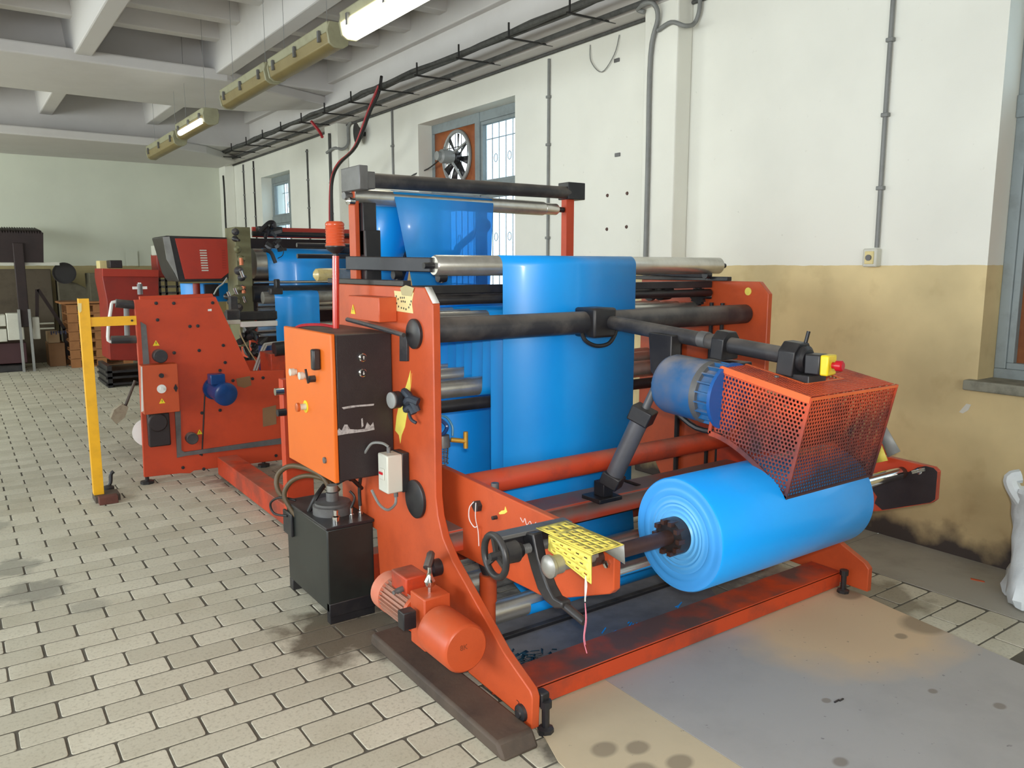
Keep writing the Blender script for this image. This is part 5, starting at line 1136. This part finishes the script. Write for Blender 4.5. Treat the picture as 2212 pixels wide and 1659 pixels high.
c = at('y', 6.6, 303, 636); G().cyl(c, c+V((0,0,.08)), .02, 10).done('stem', GREYM, vt); G().beam(c+V((-.05,0,.05)), c+V((.05,0,.05)), .02, .02).beam(c+V((0,0,.03)), c+V((0,0,.09)), .02, .02).done('cross_grip', WHITEP, vt)
# white disc and broom behind panel left edge
G().lathe((1.165, 6.62, .36), (-.2,-1,0), [(0,0),(0,.11),(.02,.11),(.02,0)], 28).done('white_disc', WHITEP, pn, label='white disc peeking out at the left edge')
brm = thing('floor_broom', 'pale broom with dark handle leaning against the orange panel unit', 'broom', (1.0, 7.3, 0))
G().cyl(at('y', 7.1, 292, 822), at('y', 7.1, 268, 884), .012, 8).done('handle', PLANKM, brm)
q = [at('y', 7.1, *p) for p in ((262, 872), (276, 878), (268, 900), (250, 915), (238, 902), (245, 884))]
G().prism('y', [(p.x, p.z) for p in q], 7.06, 7.14).done('bristles', mat('pale_bristles', (150, 140, 120), .9, dirt=(120, 106, 90), dscale=30, damt=.8), brm)
# yellow post
yp = thing('yellow_barrier', 'yellow painted steel angle post with a short crossbar on a concrete brick', 'barrier', (.75, 6.15, 0))
G().prism('z', [(.70, 6.12), (.765, 6.12), (.765, 6.127), (.707, 6.127), (.707, 6.185), (.70, 6.185)], .045, 1.43).done('post', YELLOW, yp, bevel=.001)
c0, c1_ = at('y', 6.12, 184, 686), at('y', 6.12, 296, 702); G().box(c0.x-.01, c1_.x, 6.128, 6.136, c1_.z, c0.z+.0).done('crossbar', YELLOW, yp)
G().cyl((c1_.x-.03, 6.12, (c0.z+c1_.z)/2), (c1_.x-.03, 6.14, (c0.z+c1_.z)/2), .008, 8).done('bolt', BLACKP, yp)
G().box(.70, .86, 6.06, 6.22, 0, .045).done('base_plate', PLANKM, yp, bevel=.003)
G().prism('y', [(c_.x, c_.z) for c_ in [at('y', 6.12, *p) for p in ((168,655),(176,655),(176,672),(172,676),(168,668))]], 6.116, 6.12).done('tape_patch', STICK, yp)
bk = G().box(.715, .835, 5.99, 6.06, 0, .055).done('brick', mat('red_brick', (104, 62, 52), .9, dirt=(76, 50, 44), damt=.6, bump=.5), bevel=.004, label='single dark red brick in front of the foot of the yellow post', cat='brick')
G().tube([(.80,6.35,.0),(.84,6.36,.06),(.85,6.37,.12),(.87,6.37,.14)], .014, 8, 4).lathe((.82,6.35,0), (0,0,1), [(0,0),(0,.045),(.035,.045),(.045,.02),(.05,0)], 10).done('foot_pedal', BLACKP, label='small black hook-like iron piece on the floor just behind the yellow post', cat='foot pedal')
# small cabinet next to the big one (orange, with knobs)
sc = thing('small_control_box', 'narrow orange control box half hidden left of the amber door', 'box', (1.75, 5.2, .6))
c0, c1_ = at('x', 1.55, 598, 812), at('x', 1.55, 626, 940)
G().box(1.55, 1.72, 4.55, at('x', 1.55, 601, 815).y, 0.16, at('x', 1.55, 615, 822).z).done('box_body', ORANGE2, sc, bevel=.004)
for px, py, m in ((612, 845, CHROME), (617, 890, BLACKP)): G().lathe(at('x', 1.55, px, py), (-1,0,0), [(0,0),(0,.022),(.05,.022),(.05,0)], 14).done('knob', m, sc)
G().box(1.60, 1.75, 3.95, 6.3, .02, .16).done('floor_rail', ORANGED, bevel=.004, label='low dirty orange rail on the floor linking the winder with the orange panel unit', cat='rail')

# ================================================================== PRINTING PRESS behind
pp = thing('printing_press', 'printing press with an olive green column and rollers carrying blue film', 'machine', (3.0, 8.2, 0))
YQ = 8.0
def P8(px, py, y_=YQ): return at('y', y_, px, py)
a, b_ = P8(507, 490), P8(544, 700)
G().box(a.x, b_.x+.03, YQ, YQ+.35, .85, a.z).done('column', GREENC, pp, bevel=.006, label='olive green column')
G().box(a.x+.10, b_.x+.06, YQ+.02, YQ+.33, .0, 1.2).done('column_foot', ORANGE2, pp, bevel=.005)
for (px, py, s_) in ((508,500,.05),(506,515,.04),(513,540,.05),(520,560,.05),(514,585,.06),(520,600,.05),(512,625,.06),(522,622,.05),(508,645,.07),(515,665,.06),(505,680,.06),(498,652,.05),(488,640,.04)):
    c = P8(px, py, YQ-.05); m = Rs.choice([BLACKP, DUSTB, GREENC, BLACKP]); G().lathe(c, (Rs.uniform(-.3,.3),-1,Rs.uniform(-.3,.3)), [(0,0),(0,s_*.7),(.03,s_*.7),(.05,s_*.35),(.09,s_*.3),(.09,0)], 12).done('fitting', m, pp)
for (px, py) in ((521,557),(526,618)):
    c = P8(px, py, YQ-.12); G().cyl(c, c+V((0,0,-.07)), .02, 10).done('copper_knob', mat('copper_orange', (190, 110, 70), .4, .3), pp)
for (px, py) in ((520,585),(525,640),(492,630),(506,622)):
    c = P8(px, py, YQ-.14); G().cyl(c, c+V((.02,0,-.06)), .016, 10).done('valve', CHROME, pp)
def proll(px0, px1, py0, py1, y_, m, name='roller', x1=None, lab=None):
    a, b_ = P8(px0, py0, y_), P8(px0, py1, y_); c = (a+b_)/2; r_ = (a.z-b_.z)/2; xe = x1 if x1 else P8(px1, (py0+py1)/2, y_).x
    return G().lathe((c.x, y_+0, c.z), (1,0,0), [(0,0),(0,r_),(xe-c.x,r_),(xe-c.x,0)], 32).done(name, m, pp, label=lab), c, r_, xe
dr, dc, drr, dxe = proll(545, 765, 537, 602, 8.25, STEEL, 'impression_drum', lab='large polished drum')
x0_, x1_ = P8(563,615,8.1).x, P8(758,615,8.1).x
G().ribbon([(8.7, dc.z+drr-.05)]+arc(8.25, dc.z, drr+.006, 80, 182, 14)+[(8.25-drr-.01, 1.44)], P8(578,560,8.1).x, x1_).done('film_web', BLUEF, solid=.001, label='blue film wrapped over the large drum of the printing press and dropping down', cat='film')
proll(548, 765, 607, 613, 7.95, CHROME, 'chrome_rod', lab='thin chrome rod')
proll(545, 600, 617, 652, 8.0, BLACKP, x1=3.4)
proll(556, 600, 652, 663, 8.0, STEEL, x1=3.4); proll(556, 600, 664, 675, 8.0, STEELD, x1=3.4)
proll(555, 600, 700, 718, 8.0, STEEL, x1=3.4); proll(560, 600, 720, 728, 7.8, STEELD, x1=3.3)
c0, c1_ = P8(596, 630, 7.6), P8(692, 630, 7.6)
G().ribbon([(7.85, c0.z-.0)]+arc(7.7, c0.z-.06, .06, 80, 180, 6)+[(7.64, .5)], c0.x, c1_.x).done('film_web', BLUEF, solid=.001, label='bright blue film sheet running down left of the signal lamp pole', cat='film')
G().cyl((c0.x-.1, 7.7, c0.z-.06), (c1_.x+.3, 7.7, c0.z-.06), .058, 24).done('roller', STEELD, pp)
G().box(2.55, 3.75, 8.75, 8.8, 0, 1.95).done('dark_backing', BLACKC, pp, bevel=.004)  # black sheet added so the gaps between the rollers look dark
G().box(3.72, 3.78, 7.6, 8.75, 0, 2.0).done('side_frame', ORANGE2, pp, bevel=.004)
# top bars and red beam
a, b_ = P8(545, 508, 8.3), P8(765, 524, 8.3)
G().box(a.x, 3.7, 8.28, 8.32, b_.z+.035, b_.z+.14).done('red_beam', REDV, pp, bevel=.004)
proll(545, 765, 499, 510, 8.2, BLACKP, 'top_rod', x1=3.7)
G().box(P8(555,490).x, P8(607,490).x, 7.95, 8.05, P8(600,503).z, P8(600,490).z).done('black_box', BLACKP, pp, bevel=.01)
g = G()
for q in range(16):
    c = P8(Rs.uniform(566, 602), Rs.uniform(486, 545), 7.9); l = Rs.uniform(.03,.09); an = Rs.uniform(0, PI)
    g.beam(c, c+V((math.cos(an)*l, Rs.uniform(-.04,.04), math.sin(an)*l)), .025, .03)
g.done('sensor_head', BLACKP, pp, label='tangle of black camera head parts')
G().tube([P8(573,540,7.85), P8(585,545,7.85), P8(592,560,7.85), P8(595,568,7.85)], .02, 8, 3).done('sensor_arm', BLACKP, pp)
G().tube([P8(602,525,7.85), P8(612,540,7.85), P8(610,552,7.85), P8(600,558,7.85)], .004, 5, 5).done('cable', CABLEB, pp)
G().tube([P8(560,500,7.9), P8(570,490,7.9), P8(582,480,7.9), P8(592,482,7.9), P8(592,492,7.9)], .02, 6, 3).done('hose', BLACKP, pp)
for px0, py0, px1, py1, m, yy in ((596,603,606,626,BLACKP,7.6),(585,622,612,636,BLACKP,7.5),(488,675,600,690,BLACKP,7.3),(490,670,520,700,DUSTB,7.24),(497,640,515,672,DUSTB,7.5)):
    a, b_ = P8(px0, py0, yy), P8(px1, py1, yy); G().box(a.x, b_.x, yy, yy+.08, b_.z, a.z).done('block', m, pp, bevel=.01)
a, b_ = at('y', 7.0, 518, 695), at('y', 7.0, 596, 703); G().box(a.x, b_.x, 6.95, 7.0, b_.z, a.z).done('white_tray', WHITEP, pp, bevel=.004, label='white square tube')
a, b_ = at('y', 7.2, 489, 692), at('y', 7.2, 520, 700); G().box(a.x, b_.x, 7.2, 7.24, b_.z, a.z).done('white_tray', WPLAST, pp, bevel=.004)
G().tube([at('y',6.9,548,803), at('y',6.9,556,780), at('y',6.9,569,748), at('y',6.9,578,742), at('y',6.8,618,738)], .010, 6, 4).tube([at('y',6.9,553,803), at('y',6.9,561,780), at('y',6.9,573,750), at('y',6.9,582,744), at('y',6.8,618,741)], .010, 6, 4).done('white_cables', CABLEG, label='pair of pale cables bending down beside the amber cabinet door', cat='cable')
G().tube([at('y',7,518,712), at('y',7,522,728), at('y',7,540,760), at('y',7,560,790), at('y',7,568,800)], .006, 5, 4).done('thin_wire', mat('cream_wire', (176, 162, 120), .5), label='thin cream wire slanting down behind the orange panel', cat='wire')
g = G()
for q in range(20):
    px = Rs.uniform(498, 545); py = Rs.uniform(700, 800)
    if px < 470+ (py-640)*.47+12: px += 30
    c = at('y', 7.3, min(px, 560), py); g.lathe(c, (Rs.uniform(-1,1), Rs.uniform(-1,0), Rs.uniform(-1,1)), [(0,0),(0,.03),(Rs.uniform(.05,.12),.03),(.12,0)], 8)
g.done('drive_parts', BLACKP, pp)
a, b_ = at('y', 7.5, 540, 700), at('y', 7.5, 556, 810); G().box(a.x, b_.x, 7.5, 7.56, .3, a.z).done('red_upright', ORANGE2, pp, bevel=.004)
G().lathe(at('y', 7.0, 574, 775)+V((0,0,.12)), (0,0,-1), [(0,0),(0,.06),(.25,.06),(.25,0)], 20).done('blue_canister', BLUEM2, pp)
a, b_ = at('y', 6.6, 585, 765), at('y', 6.6, 630, 800); G().box(a.x, b_.x+.1, 6.6, 6.9, .5, a.z).done('gear_or_shade_block', ORANGED, pp, bevel=.006)
G().cyl(at('y',6.6,592,755), at('y',6.6,630,750), .06, 16).done('gear_drum', BLACKP, pp)
# red vented cabinet
rv = thing('vented_cabinet', 'red tapered cabinet with black frame and vent slots beside the green column', 'cabinet', (2.0, 8.6, 1.5))
YV = 8.3
def poly(pts, y_, th_): q = [at('y', y_, *p) for p in pts]; return G().prism('y', [(p.x, p.z) for p in q], y_, y_+th_)
poly([(353,511),(360,509),(498,513),(505,545),(505,590),(486,608),(388,609),(376,590)], YV, .55).done('black_shell', BLACKP, rv, bevel=.01)
rvp = poly([(378,515),(495,516),(503,560),(500,585),(478,602),(400,603)], YV-.012, .012).done('red_panel', REDV, rv, bevel=.003)
poly([(352,512),(366,511),(386,606),(378,590),(360,560)], YV-.01, .01).done('metal_corner', WGREY, rv)
for q in range(9):
    c = at('y', YV-.014, 438+q*.55, 541+q*5.4); G().beam(c+V((-.03,0,0)), c+V((.035,0,0)), .01, .012).done('vent_slot', WPLAST, rvp)
for q in range(8):
    c = at('y', YV-.014, 482+q*.3, 541+q*5.4); G().beam(c+V((-.015,0,0)), c+V((.02,0,0)), .01, .006).done('vent_slot', REDP, rvp)
G().cyl(at('y', YV+.2, 424, 612), at('y', YV+.2, 424, 650)+V((0,0,-.8)), .035, 14).done('stand_post', REDP, rv)
G().box(at('y',YV,492,526).x, at('y',YV,499,526).x, YV-.05, YV-.02, at('y',YV,495,548).z, at('y',YV,495,522).z).done('white_unit', WHITEP, rv, bevel=.01)
# blue film bits & stuff below the cabinet
a, b_ = at('y', 8.8, 385, 612), at('y', 8.8, 500, 640)
fl = G().ribbon([(8.72, a.z), (8.70, b_.z-.05)], a.x, b_.x); fl.done('film_web', BLUEF, solid=.001, label='blue film strip glimpsed under the red vented cabinet', cat='film')
G().box(at('y',8.7,440,625).x, at('y',8.7,470,625).x, 8.65, 8.7, at('y',8.7,440,640).z, at('y',8.7,440,614).z).done('black_clamp', BLACKP, pp)
G().tube([at('y',8.2,462,636), at('y',8.2,470,622), at('y',8.2,482,612), at('y',8.2,490,600)], .008, 5, 4).done('pale_wire', CABLEG, label='pale wire curving below the red vented cabinet', cat='wire')

# ================================================================== FAR BACKGROUND
def rackbox(name, lab, cat, px0, py0, px1, py1, y_, dep, m, bev=.01, grp=None, zb=None):
    a, b_ = at('y', y_, px0, py0), at('y', y_, px1, py1); return G().box(a.x, b_.x, y_, y_+dep, max(0, b_.z) if zb is None else zb, a.z).done(name, m, bevel=bev, label=lab, cat=cat, group=grp)
rcab = thing('red_hopper_cabinet', 'dark red cabinet with wider top standing on a black skid', 'cabinet', (2.1, 12.2, 0))
poly2 = lambda pts, y_, th_: poly(pts, y_, th_)
poly2([(221,580),(343,583),(343,625),(345,780),(238,778),(231,650),(221,600)], 12.0, .7).done('body', REDP, rcab, bevel=.01)
poly2([(221,580),(343,583),(343,598),(222,597)], 11.96, .05).done('top_band', REDV, rcab, bevel=.004)
for zz in (.03, .12, .2): G().box(1.62, 2.5, 11.9, 12.7, zz, zz+.03).done('skid_rail', BLACKP, rcab)
for xx in (1.64, 2.3): G().box(xx, xx+.06, 11.9, 12.7, .0, .3).done('skid_post', BLACKP, rcab)
# shelf/rack to the right of it
sr = thing('steel_rack', 'dark steel rack with shelves and clutter left of the red vented cabinet', 'rack', (2.6, 12.5, 0))
for px in (342, 356, 380):
    c = at('y', 12.5, px, 600); G().box(c.x, c.x+.03, 12.5, 12.53, 0, 1.5).done('rack_post', BLACKP, sr)
for py in (608, 622, 636):
    a = at('y', 12.5, 342, py); G().box(a.x, a.x+.5, 12.5, 12.9, a.z, a.z+.025).done('rack_shelf', GREYM, sr)
G().box(at('y',12.4,340,590).x, at('y',12.4,375,590).x, 12.4, 12.8, at('y',12.4,340,600).z, at('y',12.4,340,548).z).done('machine_head', REDP, sr, bevel=.02)
rackbox('grey_box', 'pale grey box on top of the rack behind the red vented cabinet', 'box', 335, 530, 358, 552, 12.4, .3, WPLAST)
rackbox('dark_box', 'small dark green box standing on the dark red cabinet', 'box', 237, 562, 265, 579, 12.2, .3, BLACKC)
rackbox('cream_box', 'small cream box left of the dark green box on the red cabinet', 'box', 214, 563, 236, 590, 12.6, .3, STICK)
rackbox('notice_sheet', 'pale grey sheet of paper leaning on the back wall above the red cabinet', 'paper', 271, 542, 299, 576, 16.05, .01, WALLB, 0)
# pallets
PY = 14.6; npal = 7
for i in range(npal):
    z0 = i*.148
    p = thing('wooden_pallet', 'wooden pallet, %s in the stack by the back wall' % ('lowest' if i == 0 else 'topmost' if i == npal-1 else ('second','third','fourth','fifth','sixth')[i-1]+' from the floor'), 'pallet', (1.95, PY+.4, z0), 'pallets stacked by the back wall')
    for dy in (0, .35, .7): G().box(1.50, 2.42, PY+dy, PY+dy+.1, z0, z0+.02).done('bottom_board', PALLET, p)
    for dx in (0, .38, .78):
        for dy in (0, .7): G().box(1.50+dx, 1.50+dx+.14, PY+dy, PY+dy+.1, z0+.02, z0+.12).done('block', PALLET, p)
    for q in range(6): G().box(1.50, 2.42, PY+q*.145, PY+q*.145+.11, z0+.12, z0+.142).done('deck_board', PALLET, p)
G().box(1.40, 2.02, PY-.05, PY+.7, 1.045, 1.075).done('loose_board', PALLET, bevel=.004, label='thin board lying on top of the pallet stack', cat='board')
rackbox('grey_crate', 'dark greenish crate with lid standing on the pallet stack', 'crate', 192, 590, 222, 638, 14.8, .5, mat('crate_green', (96, 92, 74), .8, dirt=(70, 66, 54), damt=.6), zb=1.032)
# cardboard boxes
b1 = thing('cardboard_box', 'plain brown cardboard box on the floor left of the pallets', 'box', (1.35, 15.2, 0))
a, b_ = at('y', 15.0, 104, 742), at('y', 15.0, 143, 780)
G().box(a.x, b_.x, 15.0, 15.5, 0, a.z).done('carton', CARD, b1, bevel=.006)
G().box(a.x+.02, b_.x-.02, 15.2, 15.24, a.z-.001, a.z+.002).done('tape', TAPE, b1)
b2_ = thing('cardboard_box', 'smaller light cardboard box with dark print on top of the brown one', 'box', (1.33, 15.2, .45))
c_, d2 = at('y', 15.02, 103, 718), at('y', 15.02, 130, 740)
G().box(c_.x, d2.x, 15.02, 15.4, a.z+.003, c_.z).done('carton', mat('light_card', (176, 150, 118), .85), b2_, bevel=.006)
g = G()
for q in range(7): xx = c_.x+.04+q*.035; g.box(xx, xx+.022, 15.017, 15.02, a.z+.14+.02*(q%2), a.z+.20)
g.done('print_marks', mat('faded_print', (80, 84, 110), .8), b2_)
# corrugated hopper machine on the far left
cm_ = thing('corrugated_hood_machine', 'dark brown machine with a corrugated hood and post at the left picture edge', 'machine', (.8, 15, 0))
YC = 14.6
a, b_ = at('y', YC, -60, 500), at('y', YC, 99, 567)
g = G(); n = 26; w_ = (b_.x-a.x)
top = [(a.x+w_*i/(n*4), a.z+.03*math.sin(i*PI/2)) for i in range(n*4+1)]
g.prism('y', [(top[0][0], b_.z)]+top+[(b_.x-.03, b_.z)], YC, YC+.03)
g.done('corrugated_front', BROWNM, cm_)
g = G(); rings = []
for i in range(n*4+1): rings.append((g.b.verts.new((top[i][0], YC, top[i][1])), g.b.verts.new((top[i][0], YC+1.2, top[i][1]+.1))))
for p_, q_ in zip(rings, rings[1:]): g.b.faces.new((p_[0], q_[0], q_[1], p_[1]))
g.done('corrugated_roof', BROWNM, cm_, solid=.006)
c = at('y', YC-.05, 45, 600); G().box(c.x-.07, c.x+.07, YC-.06, YC+.06, .7, b_.z+.3).done('post', BROWNM, cm_, bevel=.01)
for dx in (-.09, .05): G().box(c.x+dx, c.x+dx+.035, YC-.12, YC-.06, .0, .98).done('rail', WGREY, cm_)
g = G()
for dx in (-1.5, -.7, .15): g.beam((c.x+dx-.4, YC+.05, b_.z-.02), (c.x+dx+.4, YC+.05, b_.z-.02), .05, .05)
g.done('tube_light_edge', WPLAST, cm_)
G().box(-.6, c.x-.25, YC+.0, YC+.3, .72, .9).done('white_panel', WPLAST, cm_, bevel=.01); G().box(-.6, c.x-.25, YC+.0, YC+.3, .48, .68).done('white_panel', WPLAST, cm_, bevel=.01)
G().box(c.x-.24, c.x-.02, YC-.02, YC+.2, .5, .92).done('white_plate', WPLAST, cm_, bevel=.01); G().box(c.x+.1, c.x+.2, YC-.02, YC+.1, .5, .85).done('white_plate', WPLAST, cm_, bevel=.01)
G().box(-.6, c.x+.0, YC+.1, YC+.9, .12, .45).done('maroon_bed', mat('maroon_paint', (70, 40, 44), .6), cm_, bevel=.01)
G().box(-.6, c.x-.05, YC, YC+.9, .0, .1).done('base_bar', BLACKP, cm_, bevel=.01)
for zz in (.66, .74): G().cyl((c.x+.2, YC, zz), (c.x+.4, YC, zz), .015, 8).done('rod', CHROME, cm_)
g = G().beam(at('y',15.2,82,625), at('y',15.2,140,712), .05, .05).beam(at('y',15.2,80,625), at('y',15.2,80,690), .05, .05).beam(at('y',15.2,138,710), at('y',15.2,148,776), .05, .05)
g.done('bent_bar', BROWNM, label='dark bent steel bar leaning between the hood machine and the pallets', cat='bar')
c = at('y', 15.0, 139, 590)
dk = thing('black_duct_pipe', 'black open end of a wide round pipe above the cardboard boxes', 'pipe', tuple(c))
G().lathe(c, (.1,1,0), [(.0,.165),(0,.175),(.7,.175),(.7,0),(.2,0)], 28).done('duct', BLACKC, dk)
G().lathe(c+V((0,.06,0)), (.1,1,0), [(0,0),(.0,.168)], 28).done('dark_inside', CABLEB, dk)
G().box(.6, 1.42, 15.75, 16.05, 0, 1.6).done('brown_board', mat('dull_brown_panel', (96, 86, 72), .9, dirt=(70, 62, 52), damt=.6), bevel=.01, label='dull brown panel standing against the back wall behind the hood machine', cat='panel')
G().prism('y', [(1.5, 0), (2.05, 0), (2.05, 1.2), (1.8, 1.35), (1.5, 1.45)], 15.7, 16.05).done('grey_heap_cover', mat('grey_sheet', (104, 98, 82), .9, dirt=(80, 74, 62), damt=.7), bevel=.02, label='grey-brown covered heap behind the pallets', cat='heap')
